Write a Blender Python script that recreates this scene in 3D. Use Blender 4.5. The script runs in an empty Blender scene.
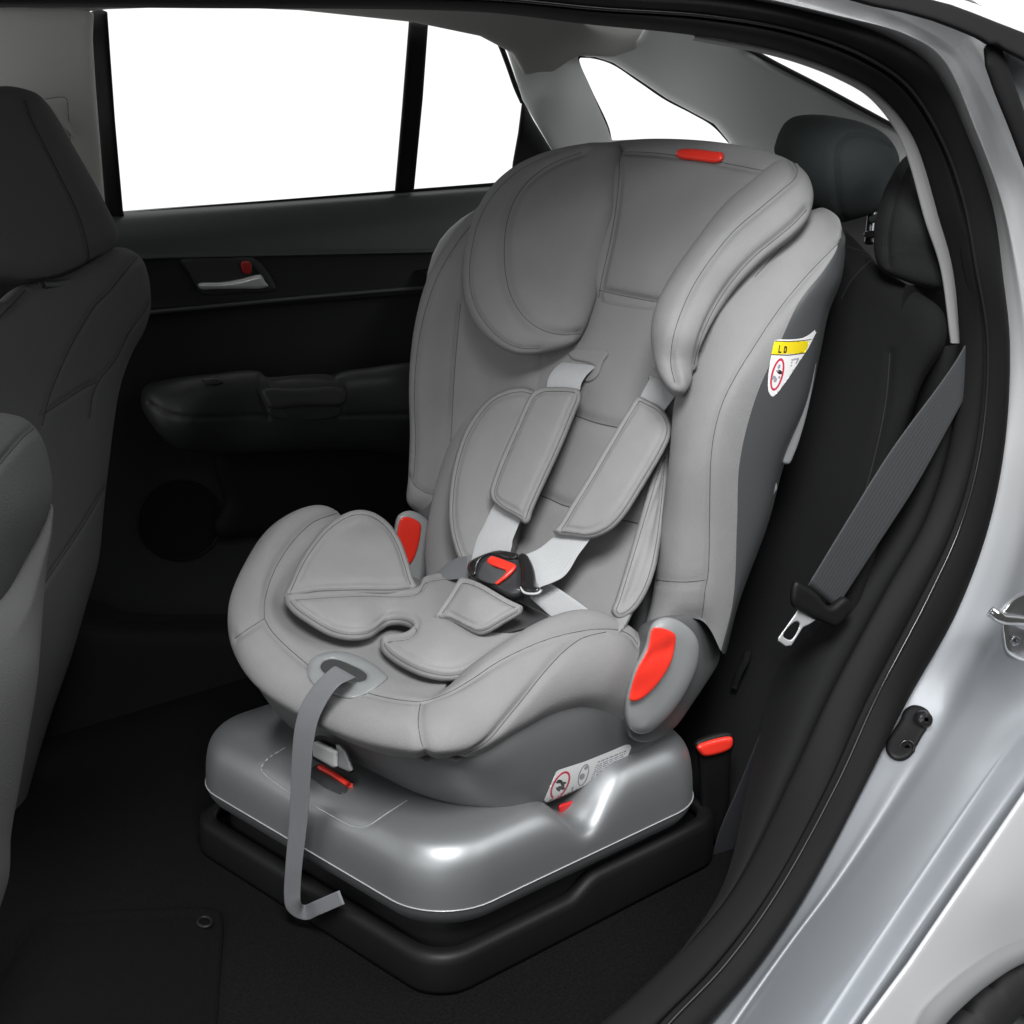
import bpy, math, random
import numpy as np
from mathutils import Vector, Matrix
from mathutils.bvhtree import BVHTree
from mathutils.geometry import delaunay_2d_cdt
random.seed(4); np.random.seed(4)
SC = bpy.context.scene
COL = SC.collection

# ------------------------------------------------------------------ survey camera
FPX = 1620.0
PIT = math.atan(475/1620); AZ = math.radians(46.9)
cF = np.array([math.cos(AZ)*math.cos(PIT), math.sin(AZ)*math.cos(PIT), -math.sin(PIT)])
cR = np.array([math.sin(AZ), -math.cos(AZ), 0.0]); cU = np.cross(cR, cF)
def ray(px, py): return cF + cR*(px-512)/FPX + cU*(512-py)/FPX
CAM = -ray(440, 910)*1.8
def hit(px, py, n, d):
    n = np.array(n, float); r = ray(px, py)
    return CAM + r*((d-n@CAM)/(n@r))
def X(px, py, v): return hit(px, py, (1,0,0), v)
def Y(px, py, v): return hit(px, py, (0,1,0), v)
def Z(px, py, v): return hit(px, py, (0,0,1), v)
BN = np.array([-1, 0, .49]); BN = BN/np.linalg.norm(BN)      # normal of the reclined child seat back
def B(px, py, off): return hit(px, py, BN, BN@np.array([.245,0,0])+off)
RN = np.array([-1, 0, .36]); RN = RN/np.linalg.norm(RN)      # normal of the car's rear seat back
def Rr(px, py, off): return hit(px, py, RN, RN@np.array([.60,0,0])+off)
KIND = dict(x=X, y=Y, z=Z, b=B, r=Rr)
def pt(c): return np.array(c[2:5], float) if c[2].__class__ is float else KIND[c[2]](c[0], c[1], c[3])
def win(x0, y0, s):
    return lambda L: [(x0+p[0]*s, y0+p[1]*s)+tuple(p[2:]) for p in L]
w1 = win(400,120,460/1024); w2 = win(200,480,540/1024); wh = win(620,580,160/1024); wb = win(280,630,180/1024)
wr = win(724,0,300/1024); w4 = win(400,330,300/1024); wc = win(420,520,200/1024); wn = win(520,720,200/1024)
wl = win(740,310,100/1024); ws = win(860,560,164/763); w5 = win(480,0,544/1024); w6 = win(600,320,424/1024)
w7 = win(624,624,400/1024); wd = win(120,230,310/774); wf = win(0,60,160/455); w3 = win(0,0,500/1024); wm = win(0,380,420/668)

# ------------------------------------------------------------------ curves
def spline(P, n=8, closed=False):
    P = np.array(P, float); m = len(P)
    if m < 3 and not closed:
        return np.array([P[0]+(P[-1]-P[0])*i/n for i in range(n+1)])
    g = (lambda i: P[i % m]) if closed else (lambda i: P[i] if 0 <= i < m else (2*P[0]-P[1] if i < 0 else 2*P[-1]-P[-2]))
    out = []
    T = np.linspace(0, 1, n, endpoint=False)
    for i in range(m if closed else m-1):
        p0, p1, p2, p3 = g(i-1), g(i), g(i+1), g(i+2)
        d0 = max(np.linalg.norm(p1-p0), 1e-6)**.5; d1 = max(np.linalg.norm(p2-p1), 1e-6)**.5; d2 = max(np.linalg.norm(p3-p2), 1e-6)**.5
        m1 = (p1-p0)/d0-(p2-p0)/(d0+d1)+(p2-p1)/d1; m2 = (p2-p1)/d1-(p3-p1)/(d1+d2)+(p3-p2)/d2
        m1 = m1*d1; m2 = m2*d1
        for t in T:
            out.append((2*t**3-3*t**2+1)*p1+(t**3-2*t**2+t)*m1+(-2*t**3+3*t**2)*p2+(t**3-t**2)*m2)
    if not closed: out.append(P[-1])
    return np.array(out)
def resample(P, step, closed=False):
    P = np.array(P, float)
    Q = np.vstack([P, P[:1]]) if closed else P
    L = np.concatenate([[0], np.cumsum(np.linalg.norm(np.diff(Q, axis=0), axis=1))])
    n = max(2, int(round(L[-1]/step)))
    s = np.linspace(0, L[-1], n+1)
    if closed: s = s[:-1]
    return np.stack([np.interp(s, L, Q[:, k]) for k in range(Q.shape[1])], 1)

# ------------------------------------------------------------------ mesh pieces: (V, F, material index)
class Mesh:
    def __init__(s): s.V = []; s.F = []; s.M = []; s.n = 0
    def add(s, V, F, mi=0):
        V = np.asarray(V, float)
        s.V.append(V); s.F += [tuple(i+s.n for i in f) for f in F]; s.M += [mi]*len(F); s.n += len(V); return s
    def merge(s, o, off=0):
        s.V += o.V; s.F += [tuple(i+s.n for i in f) for f in o.F]; s.M += [m+off for m in o.M]; s.n += o.n; return s
    def verts(s): return np.vstack(s.V)
ROOTLOC = {}
def obj(name, me, mats, parent=None, smooth=True, label=None, sharp=None):
    V = me.verts()
    m = bpy.data.meshes.new(name); m.from_pydata(V.tolist(), [], me.F)
    for x in (mats if isinstance(mats, (list, tuple)) else [mats]): m.materials.append(x)
    m.polygons.foreach_set('material_index', me.M); m.validate()
    m.polygons.foreach_set('use_smooth', [smooth]*len(m.polygons))
    if sharp:
        m.set_sharp_from_angle(angle=math.radians(sharp))
    m.update()
    o = bpy.data.objects.new(name, m); COL.objects.link(o)
    if parent:
        o.parent = parent
        p = parent; off = Vector((0,0,0))
        while p: off += p.location; p = p.parent
        o.matrix_parent_inverse = Matrix.Translation(-Vector(ROOTLOC[parent.name]) if parent.name in ROOTLOC else Vector((0,0,0)))
    if label: o['label'] = label
    return o
def thing(name, label, cat, loc, group=None):
    o = bpy.data.objects.new(name, None); COL.objects.link(o); o.location = loc; o.empty_display_size = .05
    ROOTLOC[o.name] = tuple(loc); o['label'] = label; o['category'] = cat
    if group: o['group'] = group
    return o
def tag(o, label, cat, group=None):
    o['label'] = label; o['category'] = cat
    if group: o['group'] = group
    return o
def grid_faces(nu, nv, cu=False, cv=False, flip=False):
    F = []
    for i in range(nu if cu else nu-1):
        for j in range(nv if cv else nv-1):
            a = i*nv+j; b = ((i+1) % nu)*nv+j; c = ((i+1) % nu)*nv+(j+1) % nv; d = i*nv+(j+1) % nv
            F.append((a, d, c, b) if flip else (a, b, c, d))
    return F
def loft(rows, nu=8, nv=8, cu=False, cv=False, caps=False, lin_u=False, lin_v=False):
    R = np.array(rows, float)
    A = np.array([spline(r, nv, cv) if not lin_v else resample_lin(r, nv, cv) for r in R])
    Bt = np.array([spline(A[:, j], nu, cu) if not lin_u else resample_lin(A[:, j], nu, cu) for j in range(A.shape[1])])
    G = Bt.transpose(1, 0, 2); n1, n2 = G.shape[:2]
    V = G.reshape(-1, 3); F = grid_faces(n1, n2, cu, cv)
    if caps and cv:
        V = np.vstack([V, G[0].mean(0), G[-1].mean(0)]); a = n1*n2
        for j in range(n2):
            F.append((a, j, (j+1) % n2)); b = (n1-1)*n2; F.append((a+1, b+(j+1) % n2, b+j))
    me = Mesh().add(V, F); me.grid = G; return me
def resample_lin(P, n, closed):
    P = np.array(P); m = len(P); out = []
    for i in range(m if closed else m-1):
        for k in range(n): out.append(P[i]+(P[(i+1) % m]-P[i])*k/n)
    if not closed: out.append(P[-1])
    return np.array(out)
def tube(P, r, k=8, closed=False, caps=True, flat=1.0):
    P = np.array(P, float); n = len(P)
    T = np.gradient(P, axis=0) if not closed else np.roll(P, -1, 0)-np.roll(P, 1, 0)
    T /= np.maximum(np.linalg.norm(T, axis=1)[:, None], 1e-9)
    up = np.array([0, 0, 1.]) if abs(T[0][2]) < .9 else np.array([1., 0, 0])
    V = []; N = np.cross(T[0], up); N /= np.linalg.norm(N)
    rr = np.full(n, r) if np.isscalar(r) else np.array(r)
    for i in range(n):
        N = N-T[i]*(N@T[i]); N /= max(np.linalg.norm(N), 1e-9); Bi = np.cross(T[i], N)
        for j in range(k):
            a = 2*math.pi*j/k; V.append(P[i]+rr[i]*(math.cos(a)*N+flat*math.sin(a)*Bi))
    F = grid_faces(n, k, closed, True)
    if caps and not closed:
        F.append(tuple(range(k))[::-1]); F.append(tuple((n-1)*k+j for j in range(k)))
    return Mesh().add(np.array(V), F)
def normals(V, F):
    N = np.zeros_like(V)
    tri = [(f[0], f[i], f[i+1]) for f in F for i in range(1, len(f)-1)]
    t = np.array(tri); c = np.cross(V[t[:, 1]]-V[t[:, 0]], V[t[:, 2]]-V[t[:, 0]])
    for k in range(3): np.add.at(N, t[:, k], c)
    return N/np.maximum(np.linalg.norm(N, axis=1)[:, None], 1e-12)
def bvh_of(*ms):
    V = []; F = []; n = 0
    for m in ms:
        v = m.verts(); V += v.tolist(); F += [tuple(i+n for i in f) for f in m.F]; n += len(v)
    return BVHTree.FromPolygons(V, F)
def cast(bvh, px, py):
    d = ray(px, py); h = bvh.ray_cast(Vector(CAM), Vector(d).normalized())
    return None if h[0] is None else np.array(h[0])
def stitch(me, lines, width=.004, depth=.0025, r=.0008, mi=1, thread=True, pucker=.00013):
    """sew seams into a cushion: the lines are looked up on its surface, pressed in and closed with a thread"""
    V = me.verts(); bvh = BVHTree.FromPolygons(V.tolist(), me.F)
    allp = []; polys = []
    for L in lines:
        Q = resample(spline(L, 8), 1.2)
        P = [cast(bvh, *q) for q in Q]
        run = []
        for p in P:
            if p is None or (run and np.linalg.norm(p-run[-1]) > .012):
                if len(run) > 3: polys.append(np.array(run))
                run = []
                if p is None: continue
            run.append(p)
        if len(run) > 3: polys.append(np.array(run))
    if not polys: return me
    A = np.vstack(polys)
    lo, hi = A.min(0)-.02, A.max(0)+.02
    idx = np.where(((V > lo) & (V < hi)).all(1))[0]
    N = normals(V, me.F)
    D = np.full(len(idx), 9.); S_ = np.zeros(len(idx))
    arc = np.concatenate([np.concatenate([[0], np.cumsum(np.linalg.norm(np.diff(P, axis=0), axis=1))])+7.3*i for i, P in enumerate(polys)])
    for c in np.array_split(np.arange(len(idx)), len(idx)//6000+1):
        for k in range(0, len(A), 200):
            dd = np.linalg.norm(V[idx[c]][:, None, :]-A[None, k:k+200], axis=2); j = dd.argmin(1); d = dd[np.arange(len(c)), j]
            better = d < D[c]; D[c] = np.where(better, d, D[c]); S_[c] = np.where(better, arc[k+j], S_[c])
    C = CAM[None]-V[idx]; s = np.sign((N[idx]*C).sum(1))[:, None]
    puck = pucker*(np.sin(S_*690+2.2*np.sin(S_*151))*.6+np.sin(S_*370+1.1)*.6)*np.exp(-((D-.004)/.008)**2)
    V[idx] -= s*N[idx]*(depth*np.exp(-(D/width)**2)+puck)[:, None]
    me.V = [V]
    if thread:
        bv2 = BVHTree.FromPolygons(V.tolist(), me.F)
        for P in polys:
            P2 = []
            for q in P:
                dr = q-CAM; h = bv2.ray_cast(Vector(CAM), Vector(dr).normalized())
                P2.append(np.array(h[0]) if h[0] is not None and (Vector(q)-h[0]).length < .02 else q)
            P = np.array(P2)
            if len(P) > 6:
                for _ in range(3):
                    P2 = P.copy(); P2[1:-1] = .25*P[:-2]+.5*P[1:-1]+.25*P[2:]; P = P2
            c = CAM-P; c /= np.linalg.norm(c, axis=1)[:, None]
            me.merge(tube(P-c*r*.2, r, 6), mi)
    return me
# thin plate spline over the picture, returns distance along the viewing ray
def tps(ctrl):
    P = np.array([(c[0]/100, c[1]/100) for c in ctrl]); T = []
    for c in ctrl:
        p = pt(c); r = ray(c[0], c[1]); T.append(((p-CAM)@r)/(r@r))
    T = np.array(T); n = len(P)
    if n < 3: return lambda Q: np.full(len(Q), T.mean())
    def U(r2): return np.where(r2 > 1e-12, r2*np.log(np.maximum(r2, 1e-12)), 0)
    K = U(((P[:, None]-P[None])**2).sum(2))+np.eye(n)*1e-4; Pm = np.hstack([np.ones((n, 1)), P])
    A = np.block([[K, Pm], [Pm.T, np.zeros((3, 3))]]); w = np.linalg.lstsq(A, np.concatenate([T, np.zeros(3)]), rcond=None)[0]
    def f(Q):
        Q = np.asarray(Q)[:, :2]/100
        return U(((Q[:, None]-P[None])**2).sum(2))@w[:n]+np.hstack([np.ones((len(Q), 1)), Q])@w[n:]
    return f
def rays(Q): 
    Q = np.asarray(Q); return cF[None]+cR[None]*((Q[:, 0]-512)/FPX)[:, None]+cU[None]*((512-Q[:, 1])/FPX)[:, None]
def seg_dist(Q, O):
    A = O; Bq = np.roll(O, -1, 0); D = np.full(len(Q), 1e9)
    for a, b in zip(A, Bq):
        ab = b-a; t = np.clip(((Q-a)@ab)/max(ab@ab, 1e-9), 0, 1); D = np.minimum(D, np.linalg.norm(Q-a-t[:, None]*ab, axis=1))
    return D
def inside(Q, O):
    c = np.zeros(len(Q), bool); j = len(O)-1
    for i in range(len(O)):
        a, b = O[i], O[j]
        if a[1] != b[1]:
            c ^= ((a[1] > Q[:, 1]) != (b[1] > Q[:, 1])) & (Q[:, 0] < (b[0]-a[0])*(Q[:, 1]-a[1])/(b[1]-a[1])+a[0])
        j = i
    return c
def cushion(outline, ctrl, H=.02, r=.03, N=None, back=.02, rb=None, step=2.2, smooth=True, welt=0, weltr=.004, ring=0, mix=.5, p=2.0, puff=0, holes=(), hfun=None, pz=None):
    """an upholstered panel: outline + surface through ctrl, rounded over to its edge with radius r, bulging by H, closed behind"""
    O = np.array([o[:2] for o in outline], float)
    if smooth: O = spline(O, 8, True)
    O = resample(O, min(step, 2.0), True)
    rings = [O]; t = tps(ctrl)
    mm = t(O[:1])[0]/FPX
    e = np.roll(O, -1, 0)-np.roll(O, 1, 0); e /= np.maximum(np.linalg.norm(e, axis=1)[:, None], 1e-9); nrm = np.stack([-e[:, 1], e[:, 0]], 1)
    if not inside(O[:1]+nrm[:1]*.3, O)[0] and inside(O[:1]-nrm[:1]*.3, O)[0]: nrm = -nrm
    extra = []
    for q in (.45, 1.1, 2.0, 3.1):
        c = O+nrm*q; d = seg_dist(c, O); extra.append(c[(d > .85*q) & inside(c, O)])
    x0, y0 = O.min(0); x1, y1 = O.max(0)
    gx = np.arange(x0, x1, step); gy = np.arange(y0, y1, step*.866)
    G = np.array([(a+(step/2 if j % 2 else 0), b) for j, b in enumerate(gy) for a in gx])
    G = G[inside(G, O)]
    if len(G): G = G[seg_dist(G, O) > 3.9]
    Hs = [resample(spline(np.array(h, float)[:, :2], 8, True), 1.5, True) for h in holes]
    for h in Hs:
        G = G[~inside(G, h)]; extra = [c[~inside(c, h)] for c in extra]
    pts = np.vstack([O]+Hs+extra+[G]); n = len(O)
    edges = [(i, (i+1) % n) for i in range(n)]; k = n
    for h in Hs: edges += [(k+i, k+(i+1) % len(h)) for i in range(len(h))]; k += len(h)
    vo, eo, fo, *_ = delaunay_2d_cdt([Vector(q) for q in pts], edges, [], 0, 1e-6)
    Q = np.array([tuple(v) for v in vo]); F = [tuple(f) for f in fo]
    cen = np.array([Q[list(f)].mean(0) for f in F]); ok = inside(cen, O)
    for h in Hs: ok &= ~inside(cen, h)
    F = [f for f, k in zip(F, ok) if k]
    tt = t(Q); P = CAM[None]+rays(Q)*tt[:, None]
    D = seg_dist(Q, O)
    for h in Hs: D = np.minimum(D, seg_dist(Q, h))
    onb = D < 1e-4
    D = D*tt/FPX
    Nv = normals(P, F); c = CAM[None]-P; c /= np.linalg.norm(c, axis=1)[:, None]
    Nv *= np.sign((Nv*c).sum(1))[:, None]
    if N is not None: Nv = np.repeat(np.array([N], float)/np.linalg.norm(N), len(P), 0)
    Nv = Nv*(1-mix)+c*mix; Nv /= np.linalg.norm(Nv, axis=1)[:, None]
    u = np.clip(D/r, 0, 1); h = H*(1-(1-u)**p)**(1/p)
    if puff: h = h+puff*np.clip(D/.06, 0, 1)**1.2
    if welt: h = h+welt*np.exp(-((D-weltr)/(weltr*.6))**2)-welt*.9*np.exp(-((D-weltr*2.4)/(weltr*.5))**2)
    if hfun is not None: h = h+hfun(Q, P, D)
    h[onb] = 0
    rb = rb or max(back, 1e-4)
    u = np.clip(D/rb, 0, 1); hb = -back*(1-(1-u)**2)**.5; hb[onb] = 0
    # wind front faces towards the viewer
    f0 = F[len(F)//2]; nn = np.cross(P[f0[1]]-P[f0[0]], P[f0[2]]-P[f0[0]])
    if nn@c[f0[0]] < 0: F = [f[::-1] for f in F]
    ids = np.arange(len(P)); me = Mesh()
    Vf = P+Nv*h[:, None]
    if back > 0:
        nb = np.where(~onb)[0]; mp = ids.copy(); mp[nb] = len(P)+np.arange(len(nb))
        Vb = (P+Nv*hb[:, None])[nb]
        me.add(np.vstack([Vf, Vb]), F+[tuple(mp[i] for i in f[::-1]) for f in F])
    else: me.add(Vf, F)
    me.outline = P[:n]; me.on = Nv[:n]
    if ring: me.merge(tube(P[:n]+Nv[:n]*ring*.3, ring, 8, closed=True), 0)
    return me
def piped(me, outline, inset=5.0, width=.0025, depth=.0016, r=.0006):
    """the sewn line that runs just inside a piped edge"""
    O = resample(spline(np.array([o[:2] for o in outline], float), 8, True), 2.0, True)
    e = np.roll(O, -1, 0)-np.roll(O, 1, 0); e /= np.maximum(np.linalg.norm(e, axis=1)[:, None], 1e-9); n = np.stack([-e[:, 1], e[:, 0]], 1)
    if not inside(O[:1]+n[:1]*.5, O)[0]: n = -n
    c = O+n*inset; ok = (seg_dist(c, O) > .9*inset) & inside(c, O); c = c[ok]
    c = np.vstack([c, c[:1]])[::3]
    return stitch(me, [c], width, depth, r)
def decal(me, polys, bvh, off=.0007, mats=None):
    """flat printed shapes lying on a surface: [(pixel outline, material index, lift)]"""
    for O, mi, lift in polys:
        O = resample(np.array(O, float), 1.0, True)
        x0, y0 = O.min(0); x1, y1 = O.max(0)
        G = np.array([(a, b) for a in np.arange(x0, x1, 1.7) for b in np.arange(y0, y1, 1.7)] or [(x0, y0)])
        G = G[inside(G, O)]
        if len(G): G = G[seg_dist(G, O) > .7]
        pts = np.vstack([O, G]); n = len(O)
        vo, eo, fo, *_ = delaunay_2d_cdt([Vector(q) for q in pts], [(i, (i+1) % n) for i in range(n)], [], 0, 1e-6)
        Q = np.array([tuple(v) for v in vo]); F = [tuple(f) for f in fo]; cen = np.array([Q[list(f)].mean(0) for f in F]); ok = inside(cen, O)
        F = [f for f, k in zip(F, ok) if k]
        P = [cast(bvh, *q) for q in Q]
        good = [p for p in P if p is not None]
        if not good: continue
        T = [None if p is None else np.linalg.norm(p-CAM) for p in P]; tm = np.median([t for t in T if t])
        V = []
        for q, tq in zip(Q, T):
            d = ray(*q); d = d/np.linalg.norm(d); V.append(CAM+d*((tq if tq and abs(tq-tm) < .08 else tm)-off*(1+lift)))
        V = np.array(V); F = [f for f in F if all(T[i] and abs(T[i]-tm) < .06 for i in f)]
        if not F: continue
        f0 = F[0]; nn = np.cross(V[f0[1]]-V[f0[0]], V[f0[2]]-V[f0[0]])
        if nn@(CAM-V[f0[0]]) < 0: F = [f[::-1] for f in F]
        me.add(V, F, mi)
    return me
def ribbon(rows, th=.0014, n=8, rip=.0001):
    """webbing: rows of (left point, right point), given thickness"""
    L = spline([r[0] for r in rows], n); R_ = spline([r[1] for r in rows], n); m = len(L)
    T = np.gradient((L+R_)/2, axis=0); W = R_-L
    N = np.cross(T, W); N /= np.maximum(np.linalg.norm(N, axis=1)[:, None], 1e-9)
    c = CAM-(L+R_)/2
    if np.median((N*c).sum(1)) < 0: N = -N
    k = 49; prof = []
    for j in range(k):
        u = j/(k-1); prof.append((u, th*.5*(1 if .06 < u < .94 else .75)+rip*(1 if (j//2) % 2 else -1)*(.05 < u < .95)))
    V = []
    for i in range(m):
        for u, h in prof: V.append(L[i]+W[i]*u+N[i]*h)
        for u, h in prof[::-1]: V.append(L[i]+W[i]*u-N[i]*h)
    F = grid_faces(m, 2*k, False, True)
    F.append(tuple(range(2*k))); F.append(tuple((m-1)*2*k+j for j in range(2*k))[::-1])
    me = Mesh().add(np.array(V), F); return me
def rbox(c, s, b=.004, rot=None, seg=3):
    """box with rounded edges centred at c, size s"""
    import bmesh
    bm = bmesh.new(); bmesh.ops.create_cube(bm, size=1)
    for v in bm.verts: v.co = Vector((v.co.x*s[0], v.co.y*s[1], v.co.z*s[2]))
    bmesh.ops.bevel(bm, geom=list(bm.edges), offset=min(b, min(s)*.45), segments=seg, profile=.5, affect='EDGES')
    M_ = rot or Matrix.Identity(3)
    bm.verts.index_update()
    V = [tuple(M_ @ v.co+Vector(c)) for v in bm.verts]; F = [tuple(v.index for v in f.verts) for f in bm.faces]; bm.free()
    return Mesh().add(np.array(V), F)

# ------------------------------------------------------------------ materials
def mat(name, col, rough=.6, metal=0, bump=0, bscale=600, var=0, vscale=6, coat=0, sheen=0, spec=.5, kind='noise', emit=None, stretch=None, coat_rough=.1):
    m = bpy.data.materials.new(name); m.use_nodes = True; nt = m.node_tree; b = nt.nodes['Principled BSDF']
    c = (*col, 1) if len(col) == 3 else col
    b.inputs['Base Color'].default_value = c; b.inputs['Roughness'].default_value = rough; b.inputs['Metallic'].default_value = metal
    b.inputs['Specular IOR Level'].default_value = spec
    b.inputs['Coat Weight'].default_value = coat; b.inputs['Coat Roughness'].default_value = coat_rough
    if sheen: b.inputs['Sheen Weight'].default_value = sheen; b.inputs['Sheen Roughness'].default_value = .5
    tc = nt.nodes.new('ShaderNodeTexCoord')
    src = tc.outputs['Object']
    if stretch:
        mp = nt.nodes.new('ShaderNodeMapping'); mp.inputs['Scale'].default_value = stretch; nt.links.new(src, mp.inputs[0]); src = mp.outputs[0]
    if var:
        n = nt.nodes.new('ShaderNodeTexNoise'); n.inputs['Scale'].default_value = vscale; n.inputs['Detail'].default_value = 5
        nt.links.new(src, n.inputs['Vector'])
        mr = nt.nodes.new('ShaderNodeMapRange'); mr.inputs[1].default_value = .3; mr.inputs[2].default_value = .7
        mr.inputs[3].default_value = 1-var; mr.inputs[4].default_value = 1+var; nt.links.new(n.outputs[0], mr.inputs[0])
        mx = nt.nodes.new('ShaderNodeMix'); mx.data_type = 'RGBA'; mx.blend_type = 'MULTIPLY'; mx.inputs[0].default_value = 1
        mx.inputs[6].default_value = c; nt.links.new(mr.outputs[0], mx.inputs[7]); nt.links.new(mx.outputs[2], b.inputs['Base Color'])
    if bump:
        if kind == 'weave':
            w1_ = nt.nodes.new('ShaderNodeTexVoronoi'); w1_.inputs['Scale'].default_value = bscale
            n2 = nt.nodes.new('ShaderNodeTexNoise'); n2.inputs['Scale'].default_value = bscale*.5
            nt.links.new(src, w1_.inputs['Vector']); nt.links.new(src, n2.inputs['Vector'])
            ad = nt.nodes.new('ShaderNodeMath'); ad.operation = 'ADD'; nt.links.new(w1_.outputs[0], ad.inputs[0]); nt.links.new(n2.outputs[0], ad.inputs[1]); o = ad.outputs[0]
        else:
            n2 = nt.nodes.new('ShaderNodeTexNoise'); n2.inputs['Scale'].default_value = bscale; n2.inputs['Detail'].default_value = 3
            nt.links.new(src, n2.inputs['Vector']); o = n2.outputs[0]
        bp = nt.nodes.new('ShaderNodeBump'); bp.inputs['Strength'].default_value = bump; bp.inputs['Distance'].default_value = .001
        nt.links.new(o, bp.inputs['Height']); nt.links.new(bp.outputs[0], b.inputs['Normal'])
    return m
def lin(v): v = v/255; return v/12.92 if v <= .04045 else ((v+.055)/1.055)**2.4
FAB = mat('grey_fabric', (.215,.215,.216), .95, bump=.4, bscale=1150, kind='weave', var=.025, vscale=30, spec=.12)
PAD = mat('grey_knit', (.235,.235,.235), .95, bump=.4, bscale=1150, kind='weave', var=.025, vscale=40, spec=.12)
THR = mat('seam_thread', (.05,.05,.05), .9)
THP = mat('pad_thread', (.09,.09,.09), .9)
TRIM = mat('grey_binding', (.20,.20,.20), .9, bump=.3, bscale=900, sheen=.2)
SHELL = mat('dark_grey_plastic', (.10,.103,.105), .42, bump=.06, bscale=1200)
CAP = mat('mid_grey_plastic', (.27,.28,.285), .33, bump=.05, bscale=900)
SILV = mat('silver_plastic', (.27,.281,.289), .46, metal=.78, bump=.02, bscale=1500)
RIM = mat('bright_edge', (.42,.43,.44), .3, metal=.3)
BLK = mat('black_plastic', (.004,.004,.0043), .55, bump=.1, bscale=900, spec=.3)
BLKS = mat('glossy_black_plastic', (.014,.014,.015), .22)
RED = mat('red_plastic', (.78,.035,.02), .32, spec=.5)
REDD = mat('dark_red_plastic', (.5,.012,.015), .35)
WEB = mat('light_webbing', (.40,.41,.42), .65, bump=.35, bscale=900, stretch=(1,1,1), sheen=.2)
WEBG = mat('grey_webbing', (.15,.155,.165), .6, bump=.35, bscale=900)
WHITE = mat('white_print', (.78,.78,.78), .45)
YEL = mat('yellow_print', (.80,.62,.01), .45)
INK = mat('black_print', (.02,.02,.02), .5)
GINK = mat('grey_print', (.30,.31,.36), .5)
REDP = mat('red_print', (.55,.03,.07), .5)
LGREY = mat('light_grey_plastic', (.50,.51,.51), .35)
# ================================================================== CHILD CAR SEAT
seat = thing('child_car_seat', 'grey padded child car seat with red recline inserts on its silver base', 'child seat', (.22,.235,-.1))
# ---- base -----------------------------------------------------------------
def rrect(x0, x1, y0, y1, r, inset, n=10):
    x0 += inset; x1 -= inset; y0 += inset; y1 -= inset; r = max(r-inset*.6, .01); P = []
    for cx, cy, a0 in ((x0+r, y0+r, 180), (x1-r, y0+r, 270), (x1-r, y1-r, 0), (x0+r, y1-r, 90)):
        for k in range(n+1):
            a = math.radians(a0+90*k/n); P.append((cx+r*math.cos(a), cy+r*math.sin(a)))
    return resample(P, .006, True)
def slab(x0, x1, y0, y1, r, prof, zfun=None, cap=True):
    ref = rrect(x0, x1, y0, y1, r, 0); n = len(ref); rows = []
    for ins, z in prof:
        q = rrect(x0, x1, y0, y1, r, ins); q = resample(q, 1, True) if False else q
        L = np.concatenate([[0], np.cumsum(np.linalg.norm(np.diff(np.vstack([q, q[:1]]), axis=0), axis=1))])
        s = np.linspace(0, L[-1], n+1)[:-1]; Q = np.vstack([q, q[:1]])
        P = np.stack([np.interp(s, L, Q[:, 0]), np.interp(s, L, Q[:, 1]), np.full(n, z)], 1); rows.append(P)
    G = np.array(rows); V = G.reshape(-1, 3); F = grid_faces(len(rows), n, False, True)
    if cap:
        V = np.vstack([V, G[-1].mean(0), G[0].mean(0)]); a = len(V)-2; b = (len(rows)-1)*n
        F += [(a, b+j, b+(j+1) % n) for j in range(n)]; F += [(a+1, (j+1) % n, j) for j in range(n)]
    if zfun is not None: V = zfun(V)
    return Mesh().add(V, F)
def basez(V):
    V = V.copy(); up = np.clip((V[:, 2]-.004)/.06, 0, 1)
    s = lambda a, b, t: (lambda u: u*u*(3-2*u))(np.clip((t-a)/(b-a), 0, 1))
    # raised shoulder on the near flank behind the finger notch
    near = 1-s(.05, .13, V[:, 1])
    V[:, 2] += up*near*.007*s(.265, .30, V[:, 0])*(1-.35*s(.33, .45, V[:, 0]))
    V[:, 2] -= up*near*.042*np.exp(-((V[:, 0]-.225)/.036)**2)
    V[:, 2] += up*.003*s(.1, .45, V[:, 0])
    return V
prof = [(.03,-.03),(.012,-.024),(.004,-.014),(.001,-.006),(0,-.001),(0,.002),(.0005,.012),(.0013,.024),(.0028,.035),(.0055,.0455),(.0102,.0542),(.0172,.0612),(.027,.0663),(.041,.0701),(.06,.0727),(.085,.0742),(.108,.0748),(.13,.075),(.16,.075)]
prof = [(i_, z_-.008*(1-min(max(z_/.06, 0), 1))) for i_, z_ in prof]; prof = [tuple(q) for q in spline(prof, 3)]
base = slab(-.016, .462, -.014, .505, .08, prof, basez)
basebvh = bvh_of(base)
stitch(base, [w2([(160,508),(125,532),(116,548),(150,580),(230,626),(300,660),(320,655),(350,635),(392,608)])], width=.0022, depth=.0016, r=.0006, mi=1, pucker=0)
edge = rrect(-.016, .462, -.014, .505, .08, -.0005); edge = np.c_[edge, np.full(len(edge), -.0085)]
b_o = obj('base', base, [SILV, CAP], seat)
obj('rim', tube(edge, .0008, 6, True), RIM, b_o)
low = slab(-.012, .460, -.010, .50, .08, [(.03,-.036),(.01,-.033),(.004,-.027),(.002,-.020),(.004,-.011)])
obj('lower_trim', low, CAP, b_o)
foot = slab(.012, .46, .012, .48, .06, [(.0,-.1),(0,-.07),(.0,-.04),(.004,-.03),(.02,-.028)])
obj('foot', foot, BLK, seat)
def trayz(V):
    V = V.copy(); s = np.clip((V[:, 0]-.2)/.05, 0, 1); s = s*s*(3-2*s)
    top = V[:, 2] > -.080
    V[top, 2] += .018*s[top]; return V
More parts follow.
